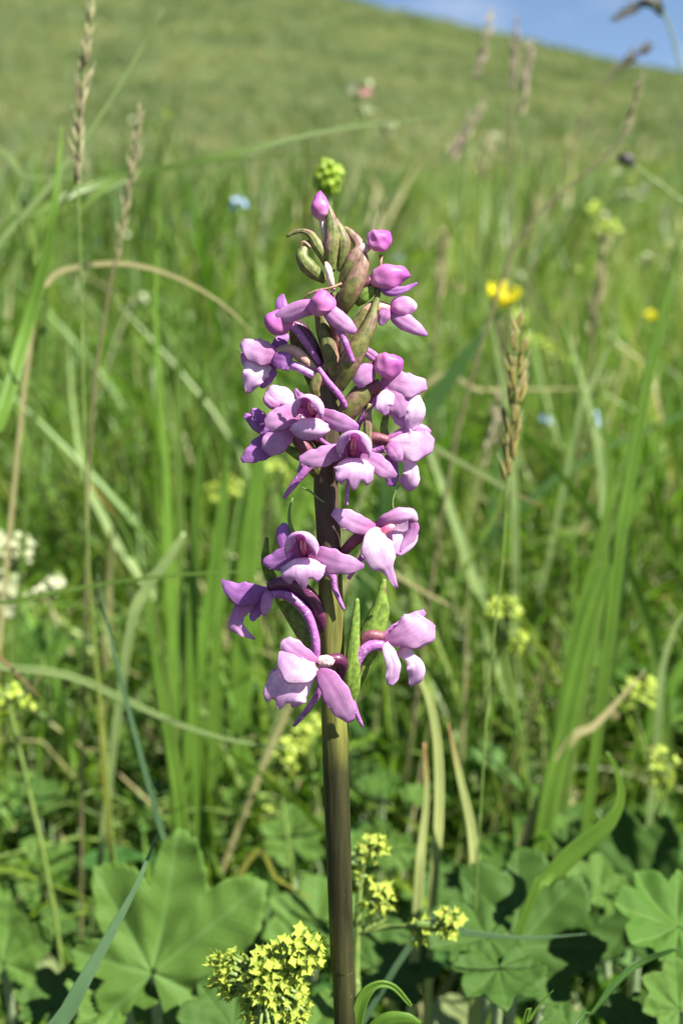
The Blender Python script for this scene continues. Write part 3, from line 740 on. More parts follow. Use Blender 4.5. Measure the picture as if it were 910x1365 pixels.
# lower right flower in profile, facing right
h = [(511, 853, 14), (526, 851, 20), (543, 845, 24), (557, 837, 24), (567, 824, 20)]
traced([(462, 935, 0), (474, 902, 2), (480, 870, 6), (492, 850, 10), (512, 850, 12)], (4, 6, 9, 11, 7), 'ovary_red', [
    ('hood', 'hood', h, (3, 12, 23, 27, 17), dict(arc=-19, ruffle=1.2)),
    ('hood', 'hood', back(h, 30), (3, 11, 18, 21, 12), dict(arc=16)),
    ('hood', 'sepal', [(510, 849, 8), (528, 840, 10), (548, 827, 8), (566, 815, 4)], (5, 10, 11, 4), dict(arc=-49)),
    ('lip', 'lip', [(534, 864, 8), (546, 876, 14), (553, 888, 18), (553, 902, 14), (547, 914, 8)], (13, 7, 13, 12, 2), dict(arc=-27, ruffle=2.5)),
    ('side_sepal', 'lip', [(512, 857, 22), (519, 872, 28), (524, 888, 28), (522, 903, 26), (519, 913, 24)], (5, 9, 10, 9, 4), dict(arc=-18, ruffle=1.6))],
    spur=[(511, 861, 16), (494, 861, 18), (479, 874, 18), (471, 897, 16), (467, 920, 14), (473, 946, 14), (483, 968, 12)], spur_r=(7, 8, 7.5, 6, 5, 4, 2))
# right flower of the middle tier
h = [(517, 590, 16), (532, 592, 22), (548, 594, 26), (562, 590, 24), (574, 580, 20)]
traced([(448, 612, 0), (466, 600, 4), (480, 588, 8), (498, 584, 12), (518, 588, 14)], (5, 7, 8, 9, 7), 'ovary_red', [
    ('hood', 'lip', h, (3, 13, 23, 19, 8), dict(arc=-18, ruffle=1.4)),
    ('hood', 'hood', back(h, 30), (3, 11, 17, 14, 6), dict(arc=16)),
    ('hood', 'sepal', [(516, 586, 10), (538, 578, 12), (558, 573, 10), (573, 578, 6)], (5, 9, 10, 5), dict(arc=-49)),
    ('side_petal', 'sepal', [(516, 592, 26), (523, 598, 32), (529, 607, 32), (533, 615, 28)], (7, 11, 10, 4), dict(arc=-27)),
    ('lip', 'lip', [(540, 604, 8), (545, 617, 14), (548, 630, 18), (545, 641, 16), (537, 649, 10)], (14, 8, 11, 14, 10), dict(arc=-27, ruffle=2.5)),
    ('side_sepal', 'sepal_dark', [(520, 606, 6), (521, 620, 8), (522, 636, 8), (521, 648, 6)], (7, 9, 9, 6))],
    spur=[(512, 596, 12), (496, 602, 10), (478, 606, 6), (460, 616, 0)], spur_r=(7, 6, 5, 4))
# left pair of the middle tier
traced([(432, 594, 0), (420, 584, 6), (406, 566, 10), (392, 548, 12)], (5, 8, 9, 7), 'ovary', [
    ('hood', 'lip', [(394, 544, 20), (380, 533, 24), (366, 528, 26), (356, 532, 24)], (9, 17, 17, 8), dict(arc=-52, ruffle=2)),
    ('side_petal', 'sepal', [(372, 542, 26), (362, 538, 30), (356, 532, 30), (353, 527, 28)], (6, 8, 7, 3), dict(arc=-49)),
    ('lip', 'sepal_dark', [(386, 570, 6), (366, 572, 8), (346, 564, 10), (326, 553, 8)], (14, 18, 13, 3), dict(arc=-27, ruffle=2.4)),
    ('side_petal', 'sepal_dark', [(352, 566, 16), (346, 556, 18), (340, 550, 18), (334, 548, 16)], (8, 9, 7, 3), dict(arc=-27, ruffle=2)),
    ('side_sepal', 'sepal', [(398, 550, 32), (382, 555, 36), (366, 561, 38), (352, 564, 35)], (9, 16, 15, 5), dict(arc=-16))],
    spur=[(395, 565, 4), (410, 590, 0), (404, 614, -6), (398, 630, -8)])
traced([(436, 626, 4), (420, 614, 12), (404, 596, 18), (390, 580, 20)], (6, 9, 9, 6), 'ovary_red', [
    ('side_sepal', 'sepal', [(392, 572, 28), (376, 582, 34), (364, 592, 36), (354, 603, 33)], (7, 16, 18, 8), dict(arc=-18)),
    ('side_sepal', 'sepal_dark', [(368, 586, 18), (350, 597, 22), (336, 606, 24), (322, 614, 22)], (13, 17, 12, 3), dict(arc=-18)),
    ('hood', 'sepal_dark', [(400, 572, 22), (390, 578, 26), (380, 582, 28)], (8, 12, 6), dict(arc=-27))],
    spur=[(420, 610, 26), (406, 628, 28), (392, 645, 28), (378, 664, 26)], spur_r=(6, 6, 5, 2.4))

# upper left open flower in profile
h = [(370, 474, 14), (354, 472, 20), (338, 466, 22), (322, 456, 18)]
traced([(432, 512, 4), (418, 492, 8), (400, 474, 10), (384, 466, 12), (368, 470, 12)], (5, 7, 8, 7, 5), 'ovary_tan', [
    ('hood', 'hood', h, (7, 17, 17, 5), dict(arc=-19, ruffle=1.5)),
    ('hood', 'sepal', [(366, 480, -6), (350, 480, -8), (336, 476, -8), (325, 466, -6)], (8, 18, 18, 6), dict(arc=16)),
    ('lip', 'lip', [(352, 480, 10), (343, 492, 14), (336, 506, 16), (331, 524, 10)], (15, 19, 15, 3), dict(arc=-27, ruffle=3)),
    ('lip_lobe', 'sepal_dark', [(358, 484, 4), (358, 496, 4), (354, 507, 2), (348, 517, 0)], (9, 11, 8, 2), dict(arc=-18, ruffle=2)),
    ('side_sepal', 'sepal_dark', [(366, 474, 4), (370, 462, -4), (376, 452, -10), (380, 443, -14)], (7, 9, 9, 6)),
    ('side_sepal', 'sepal_dark', [(364, 478, 24), (373, 480, 28), (381, 482, 28), (388, 484, 24)], (7, 12, 12, 11), dict(arc=-14))],
    spur=[(386, 486, 18), (398, 490, 22), (410, 496, 22), (423, 504, 18)], spur_r=(6, 6.4, 6, 5), spurm='spur_pale')

# right closed flower and the one below it
def bud(parent_name, pts, radii, material, label_mat=None, stalk=None, stalk_r=(3, 4, 5), stalk_m='stalk_pale', seam=True):
    """closed bud: ribbed body plus its stalk"""
    mb = M3(); tube(mb, stalk, stalk_r, seg=10, n=10, xf=xo)
    b = mb.obj('bud', M[stalk_m], orchid)
    mb = M3(); tube(mb, pts, radii, seg=24, n=20, xf=xo, bump=.11)
    mb.obj('bud_petals', M[material], b)
    return b
b = bud('bud', [(429, 293, 6), (428, 285, 6), (426, 274, 7), (426, 263, 7), (427, 254, 7)], (5, 11, 12, 8, .5), 'bud', stalk=[(436, 345, 2), (434, 320, 4), (430, 300, 5), (428, 290, 6)], stalk_r=(3, 4, 4.5, 4))
b = bud('bud', [(492, 326, 8), (496, 324, 9), (505, 320, 10), (513, 315, 11), (519, 309, 12)], (7, 13, 16, 12, 2), 'bud', stalk=[(462, 360, 2), (472, 340, 5), (482, 333, 7), (490, 327, 8)], stalk_r=(5, 7, 8, 7))
b = bud('bud', [(494, 378, 8), (504, 373, 10), (518, 369, 12), (534, 366, 10), (546, 368, 8)], (5, 14, 18, 13, 2), 'bud', stalk=[(456, 404, 2), (470, 388, 5), (485, 378, 7), (496, 374, 8)], stalk_r=(5, 7, 9, 8), stalk_m='ovary_red')
part_petal('bud_petal', M['sepal_dark'], b, [(505, 380, 20), (520, 388, 22), (538, 386, 20), (556, 377, 16)], (3, 8, 7, 4, 1), arc=-40)
# half open right flower
b = bud('bud', [(520, 413, 10), (530, 409, 12), (541, 408, 12), (550, 411, 10), (553, 413, 9)], (5, 12, 13, 10, 3), 'hood', stalk=[(470, 450, 2), (483, 424, 6), (500, 410, 9), (522, 413, 10)], stalk_r=(6, 9, 10, 6), stalk_m='ovary_tan')
part_petal('side_sepal', M['sepal'], b, [(521, 416, 16), (532, 424, 20), (548, 434, 20), (569, 447, 14)], (5, 11, 13, 10, 2), arc=-40)
part_petal('side_sepal', M['sepal'], b, [(515, 411, 18), (512, 420, 20), (509, 428, 18), (508, 434, 16)], (6, 9, 7, 2), arc=-30)
# central bud with drooping sepal
b = bud('bud', [(429, 420, 46), (428, 412, 47), (430, 403, 48), (432, 394, 46), (434, 390, 44)], (8, 16, 17, 14, 4), 'bud', stalk=[(446, 470, 12), (446, 440, 28), (438, 420, 38), (432, 410, 44)], stalk_r=(4, 5, 7, 7), stalk_m='ovary_red')
part_petal('side_sepal', M['sepal'], b, [(434, 410, 56), (444, 420, 58), (456, 430, 56), (474, 443, 48)], (9, 12, 13, 12, 4), arc=-40)
part_petal('side_sepal', M['sepal'], b, [(424, 408, 46), (404, 411, 44), (386, 418, 38), (368, 424, 30)], (9, 12, 13, 13, 6), arc=-40)
part_tube('spur', M['spur'], b, [(450, 436, 46), (458, 452, 44), (464, 468, 42), (470, 482, 38)], (5, 5, 4.5, 4))
# dark left bud
b = bud('bud', [(392, 430, 12), (384, 428, 16), (370, 430, 18), (361, 424, 18), (357, 420, 16)], (5, 13, 17, 14, 4), 'bud', stalk=[(430, 488, 2), (416, 458, 6), (402, 438, 8), (386, 430, 12)], stalk_r=(5, 8, 8, 6), stalk_m='ovary')
part_petal('side_sepal', M['sepal_dark'], b, [(381, 420, 14), (376, 410, 14), (375, 402, 12), (377, 392, 10)], (8, 9, 8, 2), arc=-30)
part_tube('spur', M['spur'], b, [(388, 434, 20), (400, 446, 18), (414, 466, 16), (427, 486, 12)], (5, 5.5, 5, 4))
part_tube('spur', M['spur'], b, [(424, 490, 26), (436, 508, 26), (450, 524, 24), (462, 544, 18)], (4, 5, 4.6, 4))
# right closed hood (magenta) with pale sepals
b = bud('bud', [(501, 490, 14), (508, 488, 18), (517, 487, 20), (528, 484, 20), (536, 480, 18)], (6, 15, 18, 14, 4), 'bud', stalk=[(452, 510, 4), (474, 494, 8), (490, 490, 12), (504, 488, 14)], stalk_r=(5, 6, 7, 7), stalk_m='ovary_red')
part_petal('side_sepal', M['sepal'], b, [(499, 494, 24), (490, 497, 28), (480, 503, 28), (471, 508, 24)], (9, 14, 14, 12), arc=-20)
part_petal('side_sepal', M['sepal'], b, [(505, 482, 14), (496, 474, 12), (486, 467, 8), (478, 462, 4)], (6, 7, 6, 4), arc=-30)
# flower below it
h = [(508, 506, 16), (526, 510, 22), (546, 514, 24), (568, 512, 18)]
traced([(448, 560, 0), (468, 540, 4), (486, 522, 8), (506, 512, 14)], (6, 10, 11, 8), 'ovary_red', [
    ('hood', 'hood', h, (8, 17, 17, 7), dict(arc=-22, ruffle=1.6)),
    ('hood', 'sepal', back(h, 26), (8, 16, 16, 6), dict(arc=16)),
    ('side_petal', 'sepal', [(514, 512, 18), (524, 526, 22), (533, 542, 22), (538, 556, 18)], (8, 15, 15, 6), dict(arc=-18, ruffle=1.6)),
    ('lip', 'lip', [(532, 522, 14), (546, 536, 20), (552, 551, 22), (547, 566, 18), (540, 578, 12)], (12, 17, 15, 10, 2), dict(arc=-25, ruffle=3)),
    ('side_sepal', 'sepal', [(520, 534, 12), (527, 548, 14), (533, 560, 14), (537, 569, 12)], (6, 9, 8, 2)),
    ('side_sepal', 'lip', [(520, 522, 26), (514, 532, 30), (511, 542, 30), (515, 553, 26)], (7, 12, 11, 3), dict(arc=-14))],
    spur=[(506, 524, 6), (490, 545, 4), (478, 565, 0), (470, 590, -6)])

# --- bracts
def bract(path, widths, material='bract', arc=70, tw=(0, 0), thick=.0003):
    return part_petal('bract', M[material], orchid, path, widths, arc=arc, twist=tw, thick=thick, nt=20, nu=12)
bract([(442, 362, 10), (441, 335, 18), (443, 312, 18), (441, 292, 14), (437, 274, 10)], (5, 12, 12, 8, 2), arc=-80)
bract([(454, 362, 4), (456, 340, 10), (457, 322, 12), (452, 306, 8), (447, 292, 4)], (5, 11, 12, 8, 2), arc=-80)
bract([(455, 384, 6), (464, 362, 14), (474, 342, 16), (478, 326, 10), (466, 310, 4), (458, 303, 2)], (6, 13, 13, 9, 5, 1.5), arc=-80)
bract([(453, 420, 12), (462, 398, 22), (474, 374, 24), (482, 352, 18), (484, 336, 12)], (8, 15, 16, 12, 4), 'bract_brown', arc=-70)
bract([(474, 405, 6), (482, 397, 14), (493, 388, 14), (504, 385, 8)], (5, 9, 8, 3), 'bract_green', arc=-40)
bract([(436, 352, 8), (430, 338, 14), (422, 326, 14), (415, 314, 10), (404, 308, 6), (392, 310, 4), (382, 315, 2)], (6, 9, 9, 6, 2.4, 1.6, .8), arc=-80)
bract([(434, 374, 8), (420, 364, 18), (408, 352, 20), (403, 338, 16), (410, 326, 8), (416, 320, 4)], (6, 12, 13, 10, 5, 2), arc=-80)
part_tube('tendril', M['bract_dry'], orchid, [(414, 330, 10), (404, 322, 12), (400, 332, 10), (401, 342, 8), (409, 345, 6)], (2, 1.6, 1.4, 1.2))
part_tube('pedicel', M['stalk_pale'], orchid, [(444, 388, 14), (440, 372, 20), (437, 358, 20), (434, 350, 14)], (3, 5, 5, 2))
part_tube('tendril', M['bract_dry'], orchid, [(455, 378, 20), (440, 384, 26), (420, 388, 24), (408, 395, 20), (406, 400, 18)], (2, 1.8, 1.6, 1.4, 1))
bract([(443, 515, 20), (444, 490, 28), (438, 464, 30), (432, 440, 26), (427, 418, 22)], (8, 13, 13, 13, 9), 'bract_brown', arc=-75)
bract([(450, 520, 24), (462, 492, 36), (476, 464, 38), (490, 438, 32), (499, 410, 22), (504, 388, 14), (508, 340, 6)], (8, 17, 17, 11, 5, 2.6, .8), 'bract_brown', arc=-75)
bract([(455, 500, 10), (462, 470, 18), (474, 444, 20), (487, 424, 18), (500, 404, 12)], (8, 16, 16, 12, 6), 'bract_brown', arc=-60)
bract([(446, 575, 8), (462, 550, 20), (480, 528, 22), (494, 514, 16), (500, 512, 12)], (8, 15, 16, 12, 6), 'bract_brown', arc=-60)
bract([(423, 530, 24), (419, 518, 30), (424, 504, 30), (431, 492, 26), (437, 480, 22)], (4, 7, 7, 4, 1.2), 'bract_brown', arc=-60)
bract([(486, 620, 14), (490, 590, 20), (490, 560, 20), (492, 538, 16)], (4, 6, 5, 1.2), 'bract', arc=-60)
bract([(430, 622, 10), (414, 614, 18), (398, 606, 18), (384, 598, 14), (378, 590, 10)], (6, 8, 8, 5, 1.5), 'bract_green', arc=-70)
bract([(440, 645, 4), (420, 622, 16), (410, 600, 18), (408, 580, 12)], (10, 14, 12, 4), 'bract_brown', arc=-70)
bract([(446, 640, 10), (456, 616, 22), (462, 596, 24), (466, 580, 18)], (10, 14, 12, 4), 'bract_brown', arc=-70)
bract([(450, 968, 4), (466, 920, 24), (470, 878, 26), (473, 836, 20), (476, 797, 12)], (10, 16, 12, 7, 2), 'bract_green', arc=-75)
bract([(464, 930, -4), (478, 890, 6), (494, 850, 8), (506, 815, 4), (509, 790, 0), (512, 772, -4)], (8, 16, 19, 15, 6, 1.5), 'bract_green', arc=-60)
bract([(440, 885, -8), (412, 850, -16), (388, 815, -20), (368, 782, -20), (354, 750, -18), (356, 716, -16)], (12, 15, 12, 9, 6, 1.2), 'bract_green', arc=-60)
bract([(446, 560, -18), (420, 500, -22), (400, 460, -22), (390, 436, -18)], (12, 16, 13, 4), 'bract_brown', arc=-60)
bract([(520, 590, 0), (512, 575, 2), (513, 560, 0), (518, 546, -2)], (3, 5, 4, 1), 'bract_green', arc=-60)
bract([(474, 700, -4), (452, 690, 0), (440, 682, 0)], (6, 7, 2), 'bract_brown', arc=-60)
part_tube('tendril', M['green_stalk'], orchid, [(524, 682, 6), (523, 668, 6), (527, 655, 6), (532, 646, 6)], (1.4, 1.5, 1.4, 1))
part_tube('tendril', M['green_stalk'], orchid, [(391, 714, 14), (386, 696, 14), (386, 678, 12), (390, 664, 10)], (4, 2.4, 1.6, 1))
part_tube('tendril', M['green_stalk'], orchid, [(436, 672, 14), (424, 664, 18), (412, 654, 18), (402, 650, 16)], (1.2, 1.5, 1.3, .8))
# upper back sepal of the left lower-middle flower
f3 = FRONT3
part_petal('side_sepal', M['sepal_dark'], f3, [(393, 745, 20), (382, 725, 16), (378, 710, 14), (379, 697, 12)], (9, 12, 11, 3), arc=-30)
# stem leaves at the very bottom
def px_ribbon(mb, pts, widths, arc=30, tw=(0, 0), nt=16, nu=6):
    petal(mb, pts, widths, arc=arc, twist=tw, nt=nt, nu=nu)
part_petal('stem_leaf', BL['bright'], orchid, [(463, 1420, -4), (474, 1365, 4), (484, 1330, 8), (503, 1313, 10), (524, 1316, 8), (543, 1336, 6), (548, 1342, 6)], (6, 9, 9, 5, 4, 3, 1), arc=40, thick=.0003)
part_petal('stem_leaf', BL['bright'], orchid, [(463, 1440, 4), (490, 1385, 14), (515, 1362, 20), (540, 1358, 22), (560, 1364, 20)], (6, 12, 13, 9, 2), arc=-40, thick=.0003)

# ------------------------------------------------------------------ single blades that can be told apart
def world_ribbon(mb, pts, widths, fold=.22, twist=(0, 0), n=22, xs=4):
    """pts are world points; widths full widths in metres; cross direction starts perpendicular to the view-plane normal (y)"""
    P = [Vector(p) for p in cr_pts([tuple(p) for p in pts], n)]
    vs = []; uv = []; fs = []
    for k, p in enumerate(P):
        t = k / n; T = (P[min(k+1, n)] - P[max(k-1, 0)]).normalized()
        sv = T.cross(Vector((0, 1, 0)))
        if sv.length < .05: sv = Vector((1, 0, 0))
        sv.normalize(); nv = sv.cross(T).normalized()
        if nv.y > 0: nv = -nv
        a = R(twist[0] + (twist[1] - twist[0]) * t)
        s2 = sv * math.cos(a) + nv * math.sin(a); n2 = nv * math.cos(a) - sv * math.sin(a)
        w_ = lerp_list(widths, t) * .5
        for j in range(xs + 1):
            s_ = -1 + 2 * j / xs
            vs.append(p + s2 * s_ * w_ + n2 * (abs(s_) * w_ * fold)); uv.append((j / xs, t))
    m = xs + 1
    for k in range(n):
        for j in range(xs): fs.append((k*m+j, k*m+j+1, (k+1)*m+j+1, (k+1)*m+j))
    mb.add(vs, fs, uv, (rnd(), 0))
def grow(pts):
    """world path for pixel/depth points, rooted in the ground"""
    W = [at(*p) for p in pts]
    b = W[0]; g = ground_h(b.x, b.y)
    if b.z > g + .004:
        d = (W[0] - W[1]).normalized(); k = b.z - g
        foot = Vector((b.x + d.x * k * .45, b.y + .01, ground_h(b.x, b.y) - .003))
        W = [foot, foot.lerp(b, .55) + Vector((d.x * .02 * k, 0, 0))] + W
    return W
def blade(label, pts, wpx, mat_, group=None, twist=(0, 0), fold=.3, name='grass_shoot', cat='grass blade', shape=(.6, .9, 1, 1, .8, .45, .05)):
    W = grow(pts); w0 = wpx * pxs(pts[len(pts)//2][2])
    mb = M3(); world_ribbon(mb, W, [w0 * q for q in shape], fold=fold, twist=twist)
    o = mb.obj(name, BL[mat_], thick=.00012)
    return meta(o, label, cat, group)
GB = 'single grass blades among the meadow grass'
blade('long thin pale blade slanting up past the tall seed head', [(-60, 420, .13), (0, 325, .13), (75, 238, .13), (150, 130, .13), (218, 12, .13)], 9, 'pale', GB)
blade('long arching green blade ending near the top of the slope', [(-30, 370, .14), (60, 280, .14), (150, 240, .15), (300, 208, .15), (450, 172, .16), (620, 153, .17)], 10, 'mid', GB)
blade('arching blade just under the longest arching blade', [(60, 420, .17), (80, 345, .17), (125, 262, .17), (230, 222, .18), (340, 210, .18), (460, 203, .18)], 8, 'mid', GB)
blade('straight pale blade lying level above the left meadow', [(-40, 240, .20), (40, 237, .20), (140, 236, .20)], 8, 'pale', GB)
blade('broad bright blade rising along the left side of the meadow', [(-30, 640, .10), (0, 560, .10), (35, 440, .11), (62, 340, .11), (76, 250, .11), (83, 168, .12)], 20, 'bright', GB)
blade('straw coloured blade arching over like a bow', [(40, 460, .13), (65, 376, .13), (105, 356, .13), (170, 352, .13), (235, 370, .13), (295, 404, .13), (338, 445, .13)], 7, 'straw', GB)
blade('tall upright blade standing highest left of the spike', [(232, 1060, .16), (230, 850, .16), (222, 680, .16), (212, 520, .16), (207, 400, .16), (214, 276, .16)], 15, 'bright', GB, twist=(0, 50))
blade('slim upright blade right of the tallest upright blade', [(245, 900, .18), (240, 700, .18), (238, 520, .18), (240, 400, .18), (236, 310, .18)], 11, 'mid', GB)
blade('upright blade with pale twist beside the spike', [(262, 1020, .15), (256, 860, .15), (262, 680, .15), (270, 550, .15), (268, 430, .15)], 17, 'bright', GB, twist=(20, -30))
blade('widest pale green blade behind the lilac flowers', [(318, 980, .20), (322, 860, .20), (330, 740, .20), (342, 640, .20), (352, 560, .20)], 34, 'bright', GB, fold=.12, shape=(.6, .8, 1, 1, .9, .6, .1))
blade('bright blade just left of the widest blade', [(286, 1010, .17), (288, 880, .17), (296, 740, .17), (306, 610, .17)], 18, 'bright', GB)
blade('broad short blade beneath the folded blade', [(240, 1080, .12), (226, 985, .12), (208, 880, .12), (194, 786, .12)], 20, 'bright', GB, shape=(.8, 1, 1, .9, .75, .5, .2))
blade('folded pale blade end catching the sun', [(170, 860, .12), (195, 786, .12), (222, 748, .12), (246, 710, .12)], 15, 'pale', GB, shape=(.4, .6, .8, 1, 1, .9, .3))
blade('long level blade crossing behind the stem', [(-60, 820, .07), (0, 806, .07), (100, 785, .07), (210, 769, .07), (330, 762, .07), (430, 764, .07)], 6, 'mid', GB)
blade('long pale bowed blade sweeping down towards the stem', [(-40, 900, .09), (10, 891, .09), (90, 900, .09), (165, 932, .09), (245, 968, .09), (325, 990, .09), (405, 999, .09)], 12, 'pale', GB)
blade('thin dark bluish blade leaning left', [(235, 1180, .06), (213, 1100, .06), (186, 1000, .06), (160, 900, .06), (140, 815, .06), (130, 764, .06)], 8, 'blue', GB)
blade('olive blade with an orange tip', [(215, 860, .14), (200, 800, .14), (185, 748, .14), (152, 684, .14), (112, 636, .14)], 7, 'tip', GB)
blade('grey green blade leaning across the big lobed leaf', [(50, 1440, .008), (92, 1345, .008), (140, 1258, .01), (182, 1180, .012), (211, 1108, .014)], 30, 'blue', GB, shape=(.8, 1, .95, .8, .5, .25, .05))
blade('straw stalk lying behind the lower flowers', [(480, 742, .15), (520, 762, .15), (570, 792, .15), (623, 818, .15)], 7, 'straw', GB)
blade('pale blade with brown tip slanting down beside the spike', [(530, 560, .16), (575, 594, .16), (640, 632, .16), (690, 660, .16), (727, 677, .16)], 7, 'browntip', GB)
blade('level straw stem beneath the yellow flower', [(560, 521, .26), (640, 520, .26), (720, 519, .26), (786, 518, .26)], 6, 'straw', GB)
blade('bent pale stem rising from the level straw stem', [(770, 560, .26), (786, 518, .26), (808, 468, .26), (828, 418, .26)], 8, 'pale', GB)
blade('broadest bright blade of the large tuft', [(725, 1090, .12), (745, 1000, .12), (778, 850, .12), (812, 745, .12), (850, 660, .12), (884, 590, .12)], 26, 'bright', GB, twist=(10, -20))
blade('thin bowed blade of the large tuft bending left at its tip', [(715, 1120, .13), (738, 1000, .13), (768, 830, .13), (800, 720, .13), (813, 640, .13), (804, 570, .13), (790, 520, .13)], 14, 'bright', GB)
blade('second broad blade of the large tuft', [(745, 1080, .14), (765, 960, .14), (792, 840, .14), (805, 740, .14), (812, 640, .14)], 20, 'mid', GB)
blade('slender blade rising tallest from the large tuft', [(760, 1020, .15), (785, 860, .15), (815, 720, .15), (845, 600, .15), (866, 480, .15), (872, 440, .15)], 11, 'mid', GB)
blade('broad bright blade by the right edge above the tuft', [(820, 760, .12), (845, 600, .12), (870, 470, .12), (892, 380, .12), (915, 285, .12)], 16, 'bright', GB)
blade('dark green blade leaning right behind the spike', [(520, 640, .24), (560, 560, .24), (602, 500, .24), (648, 436, .24)], 24, 'dark', GB, shape=(.7, .8, .9, 1, 1, .8, .2))
blade('whitish green blade standing under the yellow flower', [(685, 700, .22), (680, 600, .22), (672, 530, .22), (658, 450, .22), (648, 400, .22)], 11, 'pale', GB)
blade('cream coloured stalk with brown tip, left one of the pair', [(556, 1200, .07), (562, 1120, .07), (568, 1060, .07), (565, 990, .07)], 15, 'cream', GB, shape=(1, 1, 1, .9, .7, .5, .2))
blade('cream coloured stalk bending over behind the right flower', [(577, 1190, .075), (584, 1090, .075), (583, 1000, .075), (572, 935, .075), (553, 895, .075), (530, 868, .075)], 14, 'cream', GB)
blade('cream coloured stalk leaning left, right one of the pair', [(632, 1200, .07), (628, 1110, .07), (612, 1035, .07), (597, 964, .07)], 17, 'cream', GB, shape=(1, 1, 1, .9, .7, .5, .1))
blade('bright leaf blade curling to a hooked tip', [(700, 1215, .05), (728, 1172, .05), (768, 1130, .05), (808, 1098, .05), (826, 1062, .05), (820, 1025, .05), (808, 1002, .05)], 30, 'bright', GB, shape=(.12, .15, .5, 1, .9, .5, .25, .1))
blade('bluish blade lying level over the lobed leaves', [(560, 1238, .035), (620, 1243, .035), (700, 1250, .035), (782, 1245, .035)], 10, 'blue', GB)
blade('brown dry twig crossing the left undergrowth', [(-30, 850, .08), (0, 876, .08), (30, 905, .08), (56, 932, .08)], 5, 'brown', GB)
blade('thick dry straw slanting up in the right undergrowth', [(745, 1010, .12), (790, 968, .12), (825, 932, .12), (860, 893, .12)], 13, 'straw', GB)
blade('short olive stalk lying behind the stem', [(330, 1148, .09), (370, 1172, .09), (420, 1202, .09)], 9, 'yellow', GB)
blade('thin yellow blade poking up at the lower edge', [(690, 1390, .0), (704, 1362, .0), (718, 1340, .0), (737, 1320, .0)], 6, 'bright', GB)
blade('yellowing upright stalk left of the dark bluish blade', [(143, 1060, .12), (134, 940, .12), (124, 840, .12), (116, 740, .12)], 9, 'yellow', GB)
blade('dark narrow leaf blade at the lower right corner', [(745, 1420, .0), (790, 1345, .01), (840, 1290, .02), (890, 1268, .02), (905, 1266, .02)], 16, 'dark', GB)
blade('pale blade curved like a hook by the right edge', [(876, 960, .14), (880, 900, .14), (890, 860, .14), (905, 825, .14), (925, 815, .14)], 10, 'pale', GB)

# more single blades between the named ones, alike among themselves: told apart by nothing
gm = 'upright meadow grass blades that look alike'
MARKS = [((437, 300), 'the top buds'), ((350, 560), 'the left middle flowers'), ((545, 600), 'the right middle flowers'), ((330, 800), 'the left drooping flower'), ((550, 870), 'the lowest right flower'),
         ((685, 520), 'the sharp seed head'), ((668, 400), 'the yellow flower'), ((112, 130), 'the tall golden seed head'), ((178, 230), 'the slanting seed head'), ((20, 765), 'the creamy umbel'),
         ((345, 640), 'the widest blade'), ((215, 500), 'the tallest upright blade'), ((800, 800), 'the large tuft'), ((672, 838), 'the yellow florets'), ((880, 400), 'the right edge'), ((235, 1150), 'the big lobed leaf'), ((700, 1200), 'the dark pleated leaves'), ((870, 1200), 'the sunlit leaf'), ((160, 900), 'the bluish leaning blade'), ((600, 1080), 'the cream stalks'), ((455, 1150), 'the lower stem')]
USED = {}
def unique(o, lab, Y):
    if lab in USED:
        o2, Y2 = USED[lab]
        if 'farther' not in o2['label'] and 'nearer' not in o2['label']:
            o2['label'] = lab + (', the nearer' if Y2 < Y else ', the farther'); lab = lab + (', the farther' if Y2 < Y else ', the nearer')
    else: USED[lab] = (o, Y)
    o['label'] = lab
def where(px, py):
    (mx_, my_), nm = min(MARKS, key=lambda q: (q[0][0] - px) ** 2 + ((q[0][1] - py) * .6) ** 2)
    dx, dy = px - mx_, py - my_
    return ('just right of ' if dx > 0 else 'just left of ') + nm if abs(dx) > 14 and abs(dx) > abs(dy) * .5 else ('low under ' if dy > 0 else 'rising above ') + nm
rb = random.Random(5)
for k in range(84):
    px = rb.uniform(-40, 950); Y = rb.uniform(.17, .60)
    if 300 < px < 620 and Y < .22: Y += .12
    H = rb.uniform(.55, 1.0)
    foot = at(px, 900, Y); g = ground_h(foot.x, Y); foot.z = g - .003
    top = .13 + .09 * H + rb.uniform(-.02, .02)
    lean = rb.gauss(0, .07) + (.01 if px > 455 else -.005); cur = rb.gauss(0, .03)
    W = [foot, foot + Vector((lean*.2, 0, top*.33)), foot + Vector((lean*.55, .004, top*.68)), foot + Vector((lean + cur, .01, top * rb.uniform(.9, 1.0)))]
    wd = rb.uniform(.002, .0048)
    mb = M3(); world_ribbon(mb, W, [wd*q for q in (.6, .9, 1, 1, .8, .45, .05)], fold=.3, twist=(rb.uniform(-40, 40), rb.uniform(-70, 70)), n=12, xs=2)
    tone = rb.choice(['bright', 'bright', 'mid', 'pale', 'mid', 'bright', 'dark'])
    o = mb.obj('grass_shoot', BL[tone])
    tp = W[-1] - CAM; fwd = tp.y * math.cos(TH) - tp.z * math.sin(TH)
    tpx, tpy = 455 + F * tp.x / fwd, 682 - F * (tp.y * math.sin(TH) + tp.z * math.cos(TH)) / fwd
    word = dict(bright='bright green', mid='mid green', pale='pale green', yellow='yellowing', olive='dull olive', dark='dark green')[tone]
    lw = 'leaning right' if lean + cur > .03 else 'leaning left' if lean + cur < -.03 else 'standing straight'
    meta(o, '%s %s blade %s, %s' % ('broad' if wd > .0038 else 'slim' if wd < .0029 else 'medium', word, lw, where(tpx, tpy)), 'grass blade', gm); unique(o, o['label'], Y)

